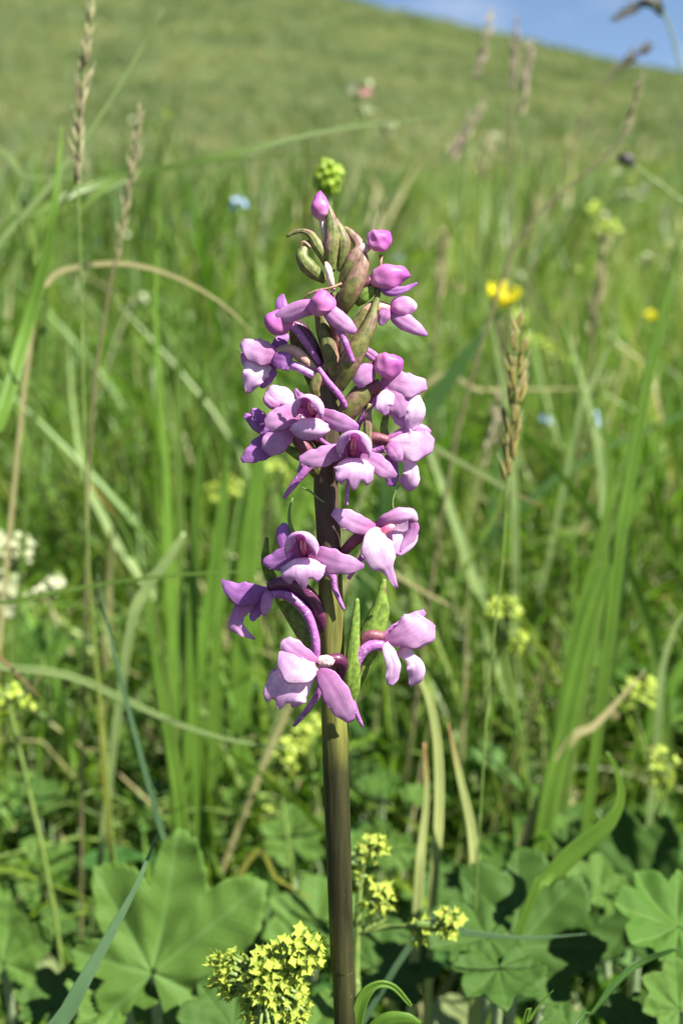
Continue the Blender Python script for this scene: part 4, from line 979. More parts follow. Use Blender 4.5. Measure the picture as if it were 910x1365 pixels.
# ------------------------------------------------------------------ grass seed heads
def spikelet_mesh(name, mat_, L=1.0, W=.21):
    mb = M3()
    for sx in (-.35, .35):
        tube(mb, [(sx*W*.4, 0, 0), (sx*W, sx*W*.3, L*.4), (sx*W*1.0, 0, L*.8), (sx*W*.5, 0, L)], [.05*L, W*.42, W*.28, .01], seg=6, n=5, mi=0)
    tube(mb, [(0, 0, L*.5), (W*.1, 0, L*1.05), (W*.3, 0, L*1.45)], [.03*L, .018*L, .006*L], seg=4, n=4, mi=1)
    return mb.mesh(name, [M[mat_], M['awn']])
SPK = {k: spikelet_mesh('spikelet', k) for k in ('spikelet', 'spikelet_green', 'spikelet_pink', 'spikelet_dark')}
def seed_head(label, stem_pts, n, size, width, mat_, stem_w=3, stem_mat='green_stalk', head_frac=.35, group='grass seed heads on their stems', parts=True, gap=1.0, seed=1, skip=.12):
    rr = random.Random(seed)
    W = grow(stem_pts)
    Yh = stem_pts[-1][2]; u = pxs(Yh)
    root = empty('grass_seed_head', W[0], label, 'seed head', group)
    mb = M3(); tube(mb, W, [stem_w*u*.6, stem_w*u*.55, stem_w*u*.5, stem_w*u*.35], seg=6, n=40)
    mb.obj('stem', M[stem_mat], root)
    P = [Vector(p) for p in cr_pts([tuple(at(*p)) for p in stem_pts], 80)]
    tot = sum((P[k+1]-P[k]).length for k in range(80)); acc = 0; hs = []
    for k in range(80):
        acc += (P[k+1]-P[k]).length
        if acc > tot * (1 - head_frac): hs.append(k)
    j0 = M3()
    for i in range(n):
        f = i / max(1, n - 1); k = hs[min(len(hs)-1, int(f * (len(hs)-1) * gap + rr.random() * .5))]
        T = (P[min(k+1, 80)] - P[k-1]).normalized()
        az = i * 2.4 + rr.random(); side = Vector((math.cos(az), math.sin(az), 0)); side = (side - T * side.dot(T)).normalized()
        prof = math.sin(math.pi * min(1, .12 + f * .86)) ** .6
        d = (T + side * rr.uniform(.02, .42) ).normalized()
        sz = size * u * rr.uniform(.75, 1.15) * (.65 + .35 * prof)
        if rr.random() < skip: continue
        pos = P[k] + side * width * u * .22 * prof
        Rm = d.to_track_quat('Z', 'Y').to_matrix() @ Matrix.Rotation(rr.random() * 6.28, 3, 'Z')
        if parts:
            o = bpy.data.objects.new('spikelet', SPK[mat_]); link(o, root); o.location = pos - root.location
            o.rotation_euler = Rm.to_euler(); o.scale = (sz, sz, sz)
        else:
            me = SPK[mat_]
            j0.add([pos + Rm @ (v.co * sz) for v in me.vertices], [tuple(p.vertices) for p in me.polygons])
    if not parts:
        o = j0.obj('spikelets', M[mat_], root); o['kind'] = 'stuff'
    return root
seed_head('tall golden seed head with silvery awns, sharpest in the left meadow', [(145, 1055, .09), (128, 880, .09), (116, 700, .09), (111, 500, .09), (106, 300, .09), (104, 200, .09), (110, 100, .09), (124, 5, .09)], 46, 21, 16, 'spikelet', 3, head_frac=.21, seed=2)
seed_head('slanting brown seed head right of the tall golden one', [(120, 600, .12), (140, 420, .12), (158, 330, .12), (172, 250, .12), (180, 200, .12), (186, 150, .12)], 34, 17, 11, 'spikelet', 4, head_frac=.42, seed=3, stem_mat='dark_stalk')
seed_head('golden brown seed head with a separate lower spikelet, below the yellow flower', [(640, 1080, .055), (652, 900, .055), (668, 760, .055), (676, 640, .055), (684, 540, .055), (690, 435, .055)], 40, 30, 26, 'spikelet_green', 3, head_frac=.30, seed=4)
seed_head('dark bowed stem with a short beaded seed head near the skyline', [(600, 620, .17), (660, 400, .17), (700, 305, .17), (765, 243, .17), (818, 197, .17), (840, 155, .17), (852, 108, .17)], 26, 13, 12, 'spikelet', 5, head_frac=.12, seed=5, stem_mat='dark_stalk')
seed_head('blurred brown seed head leaning among the right meadow grass', [(770, 620, .36), (785, 500, .36), (790, 430, .36), (800, 370, .36), (806, 320, .36)], 16, 22, 14, 'spikelet', 4, head_frac=.45, seed=6, parts=False, stem_mat='dark_stalk')
seed_head('blurred reddish seed head low beside the spike', [(610, 760, .24), (630, 660, .24), (645, 610, .24), (655, 570, .24), (662, 530, .24)], 18, 17, 12, 'spikelet_pink', 4, head_frac=.38, seed=7, parts=False)
seed_head('pink topped seed head reaching the skyline on a yellow stem', [(610, 420, .34), (622, 200, .34), (630, 140, .34), (640, 80, .34), (655, 15, .34)], 16, 17, 12, 'spikelet_pink', 3.5, head_frac=.24, seed=8, parts=False)
seed_head('slim upright seed head crossing the skyline', [(676, 420, .34), (680, 200, .34), (683, 110, .34), (686, 70, .34), (689, 30, .34)], 16, 15, 9, 'spikelet_pink', 3, head_frac=.24, seed=9, parts=False, stem_mat='dark_stalk')
seed_head('pale cream seed head just under the skyline', [(680, 420, .36), (690, 200, .36), (698, 120, .36), (706, 62, .36)], 18, 17, 11, 'spikelet_pink', 3, head_frac=.25, seed=10, parts=False)
seed_head('dark slanting seed head against the hill and the sky', [(700, 400, .30), (760, 200, .30), (805, 110, .30), (830, 85, .30), (858, 66, .30)], 16, 22, 14, 'spikelet_dark', 3, head_frac=.17, seed=11, parts=False, stem_mat='dark_stalk')
seed_head('dark seed head hanging highest against the blue sky', [(940, 500, .26), (930, 250, .26), (905, 90, .26), (885, 20, .26), (862, 6, .26), (828, 20, .26)], 20, 24, 18, 'spikelet_dark', 3, head_frac=.12, seed=12, parts=False, stem_mat='green_stalk')
seed_head('dark blurred seed head behind the right magenta buds', [(575, 560, .40), (582, 430, .40), (586, 380, .40), (592, 310, .40)], 18, 20, 14, 'spikelet', 4, head_frac=.35, seed=13, parts=False, stem_mat='dark_stalk')
seed_head('faint pinkish seed head leaning on the lower slope', [(560, 400, .45), (590, 250, .45), (612, 190, .45), (638, 145, .45)], 16, 20, 14, 'spikelet_pink', 3, head_frac=.28, seed=14, parts=False)
seed_head('faint brown seed head above the yellow flower', [(640, 420, .55), (642, 280, .55), (646, 215, .55), (648, 185, .55)], 14, 20, 14, 'spikelet', 4, head_frac=.25, seed=15, parts=False)

# ------------------------------------------------------------------ lady's mantle leaves
def lobed_leaf_mesh(name, mat_, lobes=7, span=300, depth=.22, teeth=7, cup=.25, pleat=.10, seed=0, sharp=0.0):
    """fan of toothed, pleated lobes; radius 1; leaf lies in XY, gap at -Y"""
    rr = random.Random(seed)
    mb = M3(); na = lobes * teeth * 4; nr = 12; vs = []; uv = []; fs = []
    ls = [rr.uniform(.86, 1.08) for k in range(lobes + 1)]
    for i in range(na + 1):
        f = i / na; th = R(-90 + (360 - span) / 2 + span * f); lf = f * lobes; fr = lf - int(lf) if i < na else 1.0
        li = min(int(lf), lobes - 1)
        lob = 1 - depth * abs(2 * fr - 1) ** (1.6 - sharp)
        tooth = abs((lf * teeth) % 1.0 - .35); tooth = .055 * (1 - min(1, tooth * 2))
        rmax = (lob + tooth) * ls[li] * (.80 + .20 * math.sin(math.pi * min(1, max(0, .1 + .8 * f))))
        ext = lambda q: q
        for j in range(nr + 1):
            r = rmax * (j / nr)
            rn = r
            z = cup * rn * rn + pleat * rn * (1 - abs(2 * fr - 1)) * .9 - pleat * rn * .5 + .05 * math.sin(5 * th + seed) * rn * rn
            vs.append((r * math.cos(th), r * math.sin(th), z)); uv.append((lf, rn))
    m = nr + 1
    for i in range(na):
        for j in range(nr): fs.append((i*m+j, i*m+j+1, (i+1)*m+j+1, (i+1)*m+j) if j else (i*m, i*m+1, (i+1)*m+1))
    mb.add(vs, fs, uv); return mb.mesh(name, M[mat_])
def outline_leaf_mesh(name, mat_, prof, teeth=62, cup=.18, seed=0):
    rr = random.Random(seed)
    prof = sorted(prof); a0, a1 = prof[0][0], prof[-1][0]; R0 = max(r for a, r in prof)
    peaks = [prof[i][0] for i in range(1, len(prof)-1) if prof[i][1] >= prof[i-1][1] and prof[i][1] >= prof[i+1][1]]
    mb = M3(); na = teeth * 4; nr = 14; vs = []; uv = []
    for i in range(na + 1):
        a = a0 + (a1 - a0) * i / na
        k = max(j for j in range(len(prof)) if prof[j][0] <= a + 1e-6); k = min(k, len(prof) - 2)
        u = (a - prof[k][0]) / (prof[k+1][0] - prof[k][0]); u = u*.5 + .5*u*u*(3 - 2*u)
        r0 = (prof[k][1] * (1 - u) + prof[k+1][1] * u) / R0 + .03 * (1 - abs(((i % 4) / 4) - .35) * 2)
        d = min(abs(a - p) for p in peaks); near = min(range(len(peaks)), key=lambda q: abs(a - peaks[q]))
        fold = .5 + .5 * math.cos(math.pi * min(1, d / 22.0))
        for j in range(nr + 1):
            r = r0 * j / nr
            z = cup * r * r - .10 * r * fold + .03 * math.sin(a * .12 + 5 * r) * r + .05 * noise.noise(Vector((r * 2.6 * math.cos(R(a)), r * 2.6 * math.sin(R(a)), seed))) + .018 * math.sin(r * 26 + fold * 3) * r
            vs.append((r * math.cos(R(a)), r * math.sin(R(a)), z)); uv.append((near + .5 + (a - peaks[near]) / 60.0, r))
    m = nr + 1
    fs = [((i*m+j, i*m+j+1, (i+1)*m+j+1, (i+1)*m+j) if j else (i*m, i*m+1, (i+1)*m+1)) for i in range(na) for j in range(nr)]
    mb.add(vs, fs, uv); return mb.mesh(name, M[mat_])
def mantle_leaf(root, ctr, rpx, tilt, roll, mesh_, stalk_mat='hair_stalk', lean=0, foot=None, sw=1.0, thick=.00025):
    """ctr = (px, py, Y) of the leaf's base point; tilt: 0 flat on the ground, 90 facing the camera"""
    p = at(*ctr); u = pxs(ctr[2]); r = rpx * u
    o = bpy.data.objects.new('leaf', mesh_); link(o, root); o.location = p - root.location
    o.rotation_euler = (Matrix.Rotation(R(lean), 3, 'Y') @ Matrix.Rotation(R(tilt), 3, 'X') @ Matrix.Rotation(R(roll), 3, 'Z')).to_euler()
    o.scale = (r, r, r)
    md = o.modifiers.new('thickness', 'SOLIDIFY'); md.thickness = thick / r; md.offset = 0
    b = Vector(foot) if foot else Vector((root.location.x, root.location.y, ground_h(root.location.x, root.location.y) - .002))
    mb = M3(); tube(mb, [b, b.lerp(p, .5) + Vector((0, .006, .004)), p + Vector((0, .001, -.0008))], [.0014*sw, .0012*sw, .0010*sw], seg=8, n=14)
    mb.obj('leaf_stalk', M[stalk_mat], root)
    return o
LM = {
 'big': lobed_leaf_mesh('leaf', 'mantle', lobes=5, span=262, depth=.44, teeth=8, cup=.22, pleat=.26, seed=3, sharp=.55),
 'traced': outline_leaf_mesh('leaf', 'mantle', [(-70, 75), (-45, 100), (-25, 120), (-8, 95), (8, 120), (25, 175), (38, 205), (48, 180), (56, 138), (64, 165), (72, 196), (80, 205), (87, 180), (93, 118), (101, 148), (112, 166), (122, 170), (134, 122), (146, 84), (156, 104), (166, 122), (176, 112), (188, 66), (200, 84), (222, 90), (240, 60)], seed=2),
 'traced_dark': None, 'traced_bright': None,
 'a': lobed_leaf_mesh('leaf', 'mantle', lobes=7, span=320, depth=.13, cup=.30, pleat=.14, seed=4),
 'dark': lobed_leaf_mesh('leaf', 'mantle_dark', lobes=8, span=325, depth=.12, cup=.15, pleat=.13, seed=5),
 'bright': lobed_leaf_mesh('leaf', 'mantle_bright', lobes=7, span=315, depth=.12, cup=.34, pleat=.14, seed=6),
}
PROF2 = [(-75, 60), (-55, 100), (-35, 118), (-18, 96), (0, 130), (14, 150), (28, 112), (44, 150), (58, 165), (70, 126), (86, 160), (100, 168), (113, 122), (128, 150), (142, 156), (156, 108), (172, 138), (186, 140), (200, 98), (218, 116), (236, 96), (252, 60)]
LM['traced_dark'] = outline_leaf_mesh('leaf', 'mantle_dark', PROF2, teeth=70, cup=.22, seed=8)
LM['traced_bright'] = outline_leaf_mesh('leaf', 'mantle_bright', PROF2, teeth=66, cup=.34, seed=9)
PROF3 = [(-70, 70), (-50, 104), (-30, 122), (-10, 92), (6, 128), (22, 158), (36, 150), (48, 120), (62, 150), (78, 172), (92, 166), (103, 128), (118, 148), (132, 160), (146, 116), (160, 130), (176, 138), (190, 96), (206, 108), (224, 104), (246, 62)]
LM['a'] = outline_leaf_mesh('leaf', 'mantle', PROF3, teeth=66, cup=.30, seed=12); LM['dark'] = LM['traced_dark']; LM['bright'] = LM['traced_bright']
def mantle(label, foot_px, leaves, group="lady's mantle plants around the orchid"):
    p = at(*foot_px); p.z = ground_h(p.x, p.y)
    root = empty('lady_mantle_plant', p, label, 'plant', group)
    for lf in leaves:
        mantle_leaf(root, *lf[:4], LM[lf[4]], **(lf[5] if len(lf) > 5 else {}))
    return root
mantle('large five lobed leaf spread below the left meadow, shaded on its right', (215, 1420, .09), [
    ((203, 1297, .05), 206, 66, 0, 'traced'), ((165, 1330, .05), 92, 30, 40, 'a'), ((255, 1345, .06), 90, 30, -50, 'dark')])
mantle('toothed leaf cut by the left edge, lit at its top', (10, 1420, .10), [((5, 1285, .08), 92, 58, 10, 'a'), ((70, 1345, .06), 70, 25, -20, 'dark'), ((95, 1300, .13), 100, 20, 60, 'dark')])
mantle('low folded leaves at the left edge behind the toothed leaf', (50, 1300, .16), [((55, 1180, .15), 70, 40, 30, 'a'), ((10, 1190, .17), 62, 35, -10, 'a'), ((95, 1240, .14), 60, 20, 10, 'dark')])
mantle('dark pleated leaves right of the stem under the bluish blade', (665, 1420, .07), [
    ((690, 1262, .055), 140, 50, -14, 'traced_dark'), ((650, 1250, .05), 92, 18, 95, 'dark'), ((745, 1230, .075), 80, 45, -30, 'traced_dark', dict(lean=-35)), ((665, 1290, .04), 80, 15, 170, 'dark')])
mantle('sunlit yellow green leaf with a thick bright stalk at the right edge', (815, 1400, .05), [
    ((903, 1236, .045), 96, 26, 64, 'traced_bright', dict(stalk_mat='green_stalk', sw=1.6))])
mantle('large leaf painted dark as shade at the right edge', (860, 1300, .11), [((856, 1190, .10), 130, 46, 10, 'traced_dark', dict(lean=-50)), ((800, 1190, .10), 62, 30, 60, 'a')])
mantle('low leaves at the lower right corner', (880, 1420, .04), [((905, 1345, .03), 70, 40, 10, 'a'), ((760, 1375, .03), 50, 15, 40, 'dark'), ((840, 1370, .035), 60, 20, -30, 'dark')])
mantle('pale leaves directly behind the stem', (400, 1330, .13), [((392, 1130, .14), 60, 45, 20, 'a'), ((330, 1250, .10), 90, 25, -20, 'dark'), ((420, 1250, .09), 95, 22, 10, 'a'), ((500, 1290, .07), 100, 18, -60, 'traced_dark')])
mantle('small upright leaf glowing green between the cream stalks', (655, 1200, .13), [((660, 1150, .12), 44, 78, 0, 'bright'), ((600, 1200, .12), 60, 35, 30, 'dark'), ((700, 1140, .14), 56, 40, -20, 'a')])
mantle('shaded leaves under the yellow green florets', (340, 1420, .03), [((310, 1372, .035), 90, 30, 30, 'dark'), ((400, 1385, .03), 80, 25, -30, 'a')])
rb = random.Random(11)
mp_ = 'small broad leaved plants in the undergrowth'
spots = [q for q in [(40, 1080), (120, 1060), (300, 1090), (90, 960), (170, 1000), (360, 930), (520, 1060), (560, 1120), (640, 1010), (690, 1060), (780, 1130), (840, 1060), (890, 1110), (760, 960), (880, 960), (860, 640), (730, 640), (620, 940), (500, 1150), (150, 880), (40, 860), (300, 1150), (700, 700), (640, 690), (60, 560), (100, 620), (810, 900), (590, 1010), (480, 990), (860, 760)] if q[1] > 830][::2]
for k, (x, y) in enumerate(spots):
    Y = .10 + (1180 - y) * .00042 + rb.random() * .05
    p = at(x, y, Y); g = Vector((p.x + rb.uniform(-.006, .006), p.y + .008, 0)); g.z = ground_h(g.x, g.y)
    root = empty('small_mantle_plant', g, 'small rounded leaves in the undergrowth, ' + where(x, y), 'plant', mp_); unique(root, root['label'], Y)
    for q in range(3):
        mantle_leaf(root, (x + rb.uniform(-30, 30), y + rb.uniform(-26, 26), Y + rb.uniform(-.01, .02)), rb.uniform(26, 50), rb.uniform(15, 70), rb.uniform(-60, 60), LM[rb.choice(['a', 'dark', 'bright', 'a'])], lean=rb.uniform(-30, 30), sw=.6)

# ------------------------------------------------------------------ yellow-green florets of lady's mantle
def floret_mesh(name, up1=.35, wf=1.0):
    mb = M3()
    for ring, (n, L, w, up, off) in enumerate(((4, 1.0, .31 * wf, up1, 0), (4, .70, .17, up1 * .6, math.pi/4))):
        for k in range(n):
            a = off + k * math.pi / 2; c, s = math.cos(a), math.sin(a)
            vs = []; uv = []
            for (t, ww) in ((.12, .5), (.45, 1), (.8, .55), (1, .04)):
                for sg in (-1, 0, 1):
                    x = t * L; y = sg * w * ww; z = up * t * t + (.06 if sg else 0) + ring * -.04
                    vs.append((x*c - y*s, x*s + y*c, z)); uv.append((0, 0))
            fs = []
            for i in range(3):
                b = i * 3; fs += [(b, b+3, b+4, b+1), (b+1, b+4, b+5, b+2)]
            mb.add(vs, fs, uv, mi=0)
    tube(mb, [(0, 0, -.9), (0, 0, -.5), (0, 0, -.1), (0, 0, .05)], [.06, .22, .30, .28], seg=8, n=5, mi=0)
    tube(mb, [(0, 0, .03), (0, 0, .09), (0, 0, .13)], [.24, .20, .05], seg=8, n=3, mi=1)
    return mb.mesh(name, [M['mantle_flower'], M['mantle_eye']])
FLO = floret_mesh('floret'); FLOS = [FLO, floret_mesh('floret', .75, .9), floret_mesh('floret', 1.1, .85), floret_mesh('floret', .15, 1.1)]
def floret_cluster(label, ctr, ext, n, size, foot, group="clusters of lady's mantle florets", seed=1, parts=True, stalk_pts=None, mesh=None, name='floret_cluster', pname='floret', face=(0, -1, .55), stalk_mat='green_stalk', cat='flower cluster', host=None, start=None):
    """florets spread over an ellipsoid head on branching stalks; ctr (px,py,Y), ext (px x, px y), size in px"""
    rr = random.Random(seed); c = at(*ctr); u = pxs(ctr[2])
    f = at(*foot); f.z = ground_h(f.x, f.y) - .002
    if host is None: root = empty(name, f, label, cat, group)
    else: root = host; f = start
    mb = M3(); ends = []; jm = M3()
    base = c + Vector((0, 0, -ext[1] * u * .45)) if host is None else f.lerp(c, .8)
    tube(mb, [f, f.lerp(base, .5) + Vector((rr.uniform(-.012, .012), 0, 0)), base, c], [.0006, .0005, .0005, .0003], seg=6, n=14)
    subs = [Vector((rr.uniform(-.75, .75), rr.uniform(-.5, .5), rr.uniform(-.8, .8))) for _q in range(5 if n < 500 else 9)]
    for k in range(n):
        for _ in range(30):
            a = Vector((rr.uniform(-1, 1), rr.uniform(-1, .6), rr.uniform(-1, 1)))
            if .35 < a.length < 1: break
        if not parts or n > 500:
            sub = subs[k % len(subs)]; a = sub + a * .45
        p = c + Vector((a.x * ext[0] * .5 * u, a.y * min(ext) * .45 * u, a.z * ext[1] * .5 * u))
        if all((p - q).length > size * u * (.56 if parts else .5) for q in ends): ends.append(p)
    for p in ends:
        d = (Vector(face) * .8 + (p - c).normalized() * .9 + Vector((rr.uniform(-.5, .5), rr.uniform(-.3, .3), rr.uniform(-.5, .5)))).normalized()
        tube(mb, [c.lerp(p, .1) + Vector((0, .0, -.15 * ext[1] * u)), c.lerp(p, .6), p - d * size * u * .3], [.0004, .0003, .00025], seg=4, n=5)
        Rm = d.to_track_quat('Z', 'Y').to_matrix() @ Matrix.Rotation(rr.random() * 6.28, 3, 'Z'); s_ = size * u * .5 * rr.uniform(.65, 1.2)
        if parts:
            o = bpy.data.objects.new(pname, mesh or rr.choice(FLOS)); link(o, root); o.location = p - root.location; o.rotation_euler = Rm.to_euler(); o.scale = (s_,) * 3
        else:
            me = mesh or FLO
            jm.add([p + Rm @ (v.co * s_) for v in me.vertices], [tuple(q.vertices) for q in me.polygons])
    mb.obj('stalk', M[stalk_mat], root)
    if not parts:
        me = mesh or FLO
        o = jm.obj(pname + 's', me.materials[0], root); o['kind'] = 'stuff'
    return root
floret_cluster('big sharp cluster of yellow green star florets left of the stem', (352, 1308, .0), (146, 172), 3600, 20, (360, 1600, .0), seed=3)
bx = at(476, 1390, .03)
sprig = empty('branched_floret_sprig', Vector((bx.x, .034, .002)), 'thin yellow green sprig right behind the dark stem, its four small clusters on side branches', 'flower sprig')
br = M3(); tube(br, [Vector((bx.x, .034, .001)), Vector((bx.x, .032, .03)), bx, at(474, 1300, .03), at(476, 1243, .03), at(479, 1190, .03), at(486, 1152, .03)], [.0009, .0008, .0007, .0007, .0006, .0005, .0003], seg=7, n=34)
tube(br, [at(476, 1243, .03), at(510, 1236, .03), at(545, 1234, .027), at(588, 1232, .025)], [.0005, .0005, .0004, .0003], seg=7, n=14)
br.obj('stalk', M['green_stalk'], sprig)
for ctr_, ext_, n_, sz_, st_, sd_ in (((497, 1131, .03), (40, 42), 60, 17, (486, 1152, .03), 4), ((505, 1198, .03), (42, 46), 44, 18, (476, 1243, .03), 5), ((483, 1166, .03), (20, 20), 12, 15, (479, 1180, .03), 9),
                                      ((562, 1240, .026), (32, 46), 30, 19, (545, 1234, .027), 6), ((598, 1229, .025), (42, 48), 50, 19, (580, 1233, .025), 7)):
    floret_cluster('', ctr_, ext_, n_, sz_, ctr_, seed=sd_, host=sprig, start=at(*st_))
for k, (x, y, Y, ex, ey, n, lab) in enumerate([
    (672, 838, .17, 62, 76, 60, 'blurred yellow florets right of the lowest lilac flowers'),
    (888, 1022, .12, 46, 70, 40, 'yellow florets at the right edge above the dark leaf'),
    (850, 935, .16, 44, 56, 30, 'yellow florets beside the thick dry straw'),
    (14, 925, .10, 52, 60, 40, 'yellow florets at the left edge below the bowed blade'),
    (372, 1012, .13, 54, 62, 36, 'dim yellow florets left of the stem below the flowers'),
    (356, 1080, .15, 46, 50, 26, 'dim yellow florets above the big lobed leaf'),
    (415, 990, .16, 44, 60, 30, 'yellow florets touching the stem below the lowest sepal'),
    (412, 1105, .16, 40, 44, 24, 'faint florets behind the stem above the pale leaves'),
    (700, 440, .55, 60, 40, 30, 'distant yellow green florets behind the sharp seed head'),
    (800, 300, .50, 40, 50, 24, 'distant yellow green florets below the fallen black seed'),
    (730, 470, .60, 60, 50, 26, 'distant dull florets right of the sharp seed head'),
    (300, 655, .30, 50, 34, 20, 'distant florets between the upright blades'),
    (372, 630, .28, 34, 34, 18, 'distant florets just left of the spike')]):
    floret_cluster(lab, (x, y, Y), (ex, ey), n * 3, 15, (x, y + 260, Y), seed=20 + k, parts=False)

# white umbels, forget-me-nots, buttercups and other flowers of the meadow
def petal_flower_mesh(name, n, mats, L=1.0, w=.45, up=.25, eye=.22):
    mb = M3()
    for k in range(n):
        a = k * 2 * math.pi / n; c, s = math.cos(a), math.sin(a); vs = []
        for (t, ww) in ((.08, .3), (.4, .85), (.75, 1), (.95, .7), (1.03, .2)):
            for sg in (-1, 0, 1):
                x = t * L; y = sg * w * ww; z = up * t ** 1.5 * (1 if up < .6 else 1.2) + (.07 if sg else 0)
                if up > .6: x = L * math.sin(t * 1.35) * .8
                vs.append((x*c - y*s, x*s + y*c, z))
        fs = []
        for i in range(4):
            b = i * 3; fs += [(b, b+3, b+4, b+1), (b+1, b+4, b+5, b+2)]
        mb.add(vs, fs, mi=0)
    tube(mb, [(0, 0, -.05), (0, 0, .12), (0, 0, .2)], [eye, eye*.9, eye*.2], seg=8, n=4, mi=1)
    return mb.mesh(name, [M[m] for m in mats])
WHITE = petal_flower_mesh('white_floret', 5, ('white_petal', 'mantle_eye'))
BLUE = petal_flower_mesh('blue_floret', 5, ('blue_petal', 'white_petal'))
PINK = petal_flower_mesh('pink_floret', 5, ('pink_petal', 'white_petal'))
def umbel(lab, ctr, ext, n, size, mesh, seed, pname, cat='flower', parts=False, group=None, name='umbel_flower'):
    return floret_cluster(lab, ctr, ext, n, size, (ctr[0] + 10, ctr[1] + 300, ctr[2] + .01), seed=seed, parts=parts, mesh=mesh, name=name, pname=pname, group=group, cat=cat, face=(0, -.6, 1))
umbel('large creamy white umbel cut by the left edge', (12, 762, .19), (76, 100), 150, 22, WHITE, 41, 'white_floret')
umbel('lower lobe of creamy white blossom beside the left umbel', (48, 800, .19), (60, 44), 70, 18, WHITE, 42, 'white_floret')
umbel('small creamy white umbel right of the large one', (72, 773, .20), (32, 28), 26, 12, WHITE, 43, 'white_floret')
umbel('cream coloured flower head high on the slope', (478, 112, .60), (26, 30), 30, 14, WHITE, 44, 'white_floret')
umbel('small pink blossom beside the cream flower head', (490, 122, .60), (16, 12), 12, 9, PINK, 45, 'pink_floret')
for k, (x, y, Y, s_, lab) in enumerate([(665, 187, .8, 22, 'white blossom right of the slope seed heads'), (823, 235, .8, 18, 'small white blossom under the black seed'), (863, 251, .7, 26, 'white blossom near the right edge of the slope'), (512, 170, .8, 24, 'faint white blossom below the cream flower head'), (483, 148, .62, 20, 'faint pale blossom under the pink one')]):
    umbel(lab, (x, y, Y), (s_, s_ * .7), 16, 10, WHITE, 50 + k, 'white_floret', group='small white blossoms on the slope')
for k, (x, y, Y, s_, lab) in enumerate([(319, 271, .42, 20, 'pale blue blossom left of the green beaded bud'), (730, 560, .38, 17, 'pale blue blossom, left of the two right of the seed head'), (791, 557, .38, 17, 'pale blue blossom, right of the two beside the bent stem'), (528, 343, .50, 15, 'dim blue blossom behind the magenta bud')]):
    umbel(lab, (x, y, Y), (s_, s_ * .6), 14, 12, BLUE, 60 + k, 'blue_floret', group='small pale blue blossoms in the meadow')
rb = random.Random(21)
for k in range(22):
    x, y = rb.uniform(10, 900), rb.uniform(150, 520)
    if 300 < x < 600 and y > 230: x = x - 290 if x < 450 else x + 290
    Y = .65 + rb.random() * .8 if y < 330 else .40 + rb.random() * .3
    nm, ms = rb.choice([('white', WHITE), ('white', WHITE), ('pinkish', PINK), ('yellow green', FLO), ('yellow green', FLO), ('white', WHITE)])
    s_ = rb.uniform(9, 17)
    r_ = umbel('tiny blurred %s blossom in the meadow, %s' % (nm, where(x, y)), (x, y, Y), (s_ * 1.3, s_), 8, 8, ms, 80 + k, 'tiny_floret', group='tiny blurred blossoms on the slope', name='meadow_blossom')
    unique(r_, r_['label'], Y)
BUT = petal_flower_mesh('petals', 5, ('buttercup', 'butter_eye'), w=.52, up=.85, eye=.26)
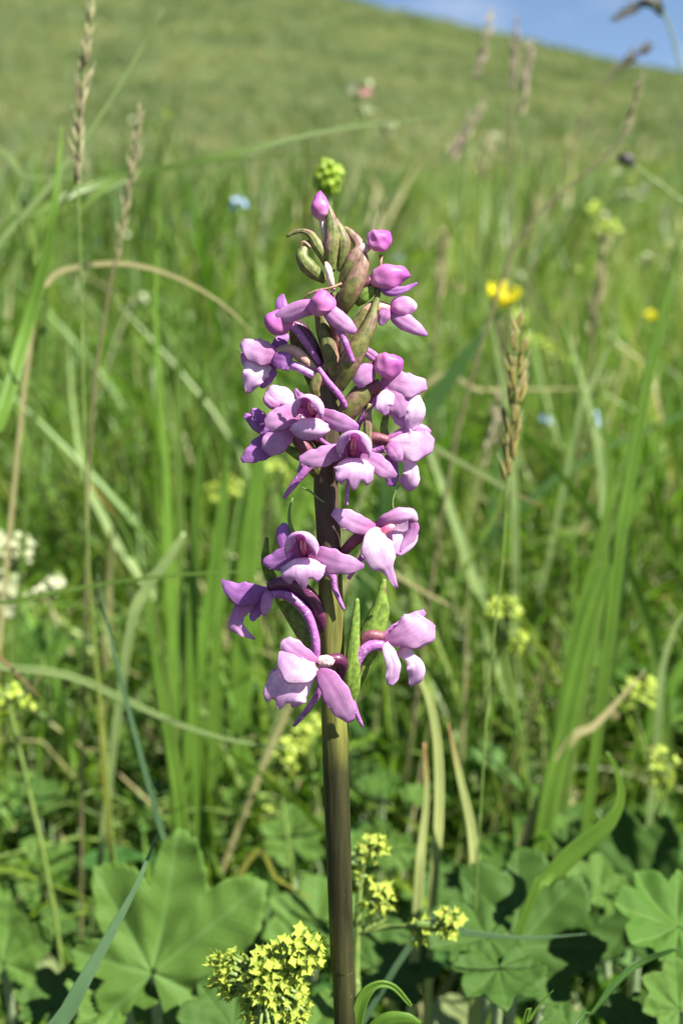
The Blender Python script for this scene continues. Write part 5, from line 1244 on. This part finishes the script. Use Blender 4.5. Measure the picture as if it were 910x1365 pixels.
def buttercup(label, ctr, rpx, face, foot):
    c = at(*ctr); u = pxs(ctr[2]); f = at(*foot); f.z = ground_h(f.x, f.y) - .002
    root = empty('buttercup', f, label, 'flower', 'yellow buttercups')
    rot = Vector(face).normalized().to_track_quat('Z', 'Y').to_euler()
    mb = M3(); tube(mb, [f, f.lerp(c, .5) + Vector((.004, 0, 0)), c - Vector((0, 0, rpx*u*.3))], [.0011, .001, .0008], seg=6, n=14); mb.obj('stem', M['dark_stalk'], root)
    for k in range(5):
        m1 = M3(); a = k * 2 * math.pi / 5; vs = []; n_ = 7
        for i in range(n_):
            t = i / (n_ - 1); ang = t * 1.45; rr_ = math.sin(ang) * .80; z = .95 * (1 - math.cos(ang)) + .02 * (k % 2)
            ww = .56 * math.sin(math.pi * (.10 + .80 * t)) ** .6
            for sg in (-1, -.5, 0, .5, 1):
                b = a + sg * ww / max(.45, rr_ + .1) * .9
                vs.append((rr_ * math.cos(b), rr_ * math.sin(b), z + .05 * sg * sg))
        fs = [(i*5+j, i*5+j+1, (i+1)*5+j+1, (i+1)*5+j) for i in range(n_-1) for j in range(4)]
        m1.add(vs, fs, [(.5, .5)] * len(vs))
        o = m1.obj('petal', M['buttercup']); o.parent = root; o.location = c - root.location; o.rotation_euler = rot; o.scale = (rpx*u,) * 3
        md = o.modifiers.new('thickness', 'SOLIDIFY'); md.thickness = .02
    m2 = M3()
    for i in range(30):
        a = i * 2.4; r_ = .3 * math.sqrt(i / 30); m2_p = Vector((r_*math.cos(a), r_*math.sin(a), .05))
        tube(m2, [m2_p, m2_p * 1.3 + Vector((0, 0, .25)), m2_p * 1.4 + Vector((0, 0, .36))], [.02, .03, .045], seg=5, n=3)
    o = m2.obj('stamens', M['butter_eye']); o.parent = root; o.location = c - root.location; o.rotation_euler = rot; o.scale = (rpx*u,) * 3; o['kind'] = 'stuff'
buttercup('bright yellow cupped flower above the sharp golden brown seed head', (666, 406, .34), 27, (.2, -.55, 1), (640, 620, .34))
buttercup('tiny yellow flower on the slope near the right edge', (866, 426, .75), 11, (.1, -.5, 1), (868, 560, .75))

# green beaded bud head behind the top bud, black seed, thin stalk
def bead_head(ctr, foot):
    rr = random.Random(8); c = at(*ctr); u = pxs(ctr[2]); f = at(*foot); f.z = ground_h(f.x, f.y) - .002
    root = empty('green_bud_head', f, 'round head of green beaded buds just above the top bud of the orchid', 'flower bud')
    mb = M3(); tube(mb, [f, f.lerp(c, .5) + Vector((.002, 0, 0)), c], [.001, .0008, .0006], seg=6, n=20); mb.obj('stalk', M['green_stalk'], root)
    for k in range(34):
        a = k * 2.4; z = 1 - 2 * (k + .5) / 34; r_ = math.sqrt(1 - z*z)
        d = Vector((r_ * math.cos(a), r_ * math.sin(a), z)); p = c + Vector((d.x * 15, d.y * 15, d.z * 17 + 3 * math.sin(k))) * u
        s_ = rr.uniform(4.5, 7) * u; mb = M3()
        tube(mb, [p - d*s_, p, p + d*s_*.7, p + d*s_*1.1], [s_*.4, s_, s_*.7, s_*.1], seg=8, n=6); mb.obj('bead', M['bead'], root)
bead_head((437, 237, .12), (446, 700, .125))
bs = empty('black_seed_stalk', at(925, 700, .24), 'thin bent stalk carrying one black shrivelled seed pod over the slope', 'stalk')
bs.location.z = ground_h(bs.location.x, bs.location.y)
mb = M3(); tube(mb, [bs.location - Vector((0, 0, .003)), at(950, 420, .24), at(925, 290, .24), at(898, 262, .24), at(870, 240, .24), at(840, 218, .24)], [.0008, .0007, .0006, .0005, .0004], seg=6, n=24); mb.obj('stalk', M['green_stalk'], bs)
mb = M3(); tube(mb, [at(845, 219, .24), at(836, 214, .24), at(828, 211, .24), at(822, 208, .24)], [.0008, .0022, .0018, .0004], seg=9, n=8, bump=.2); mb.obj('seed_pod', M['dead'], bs)
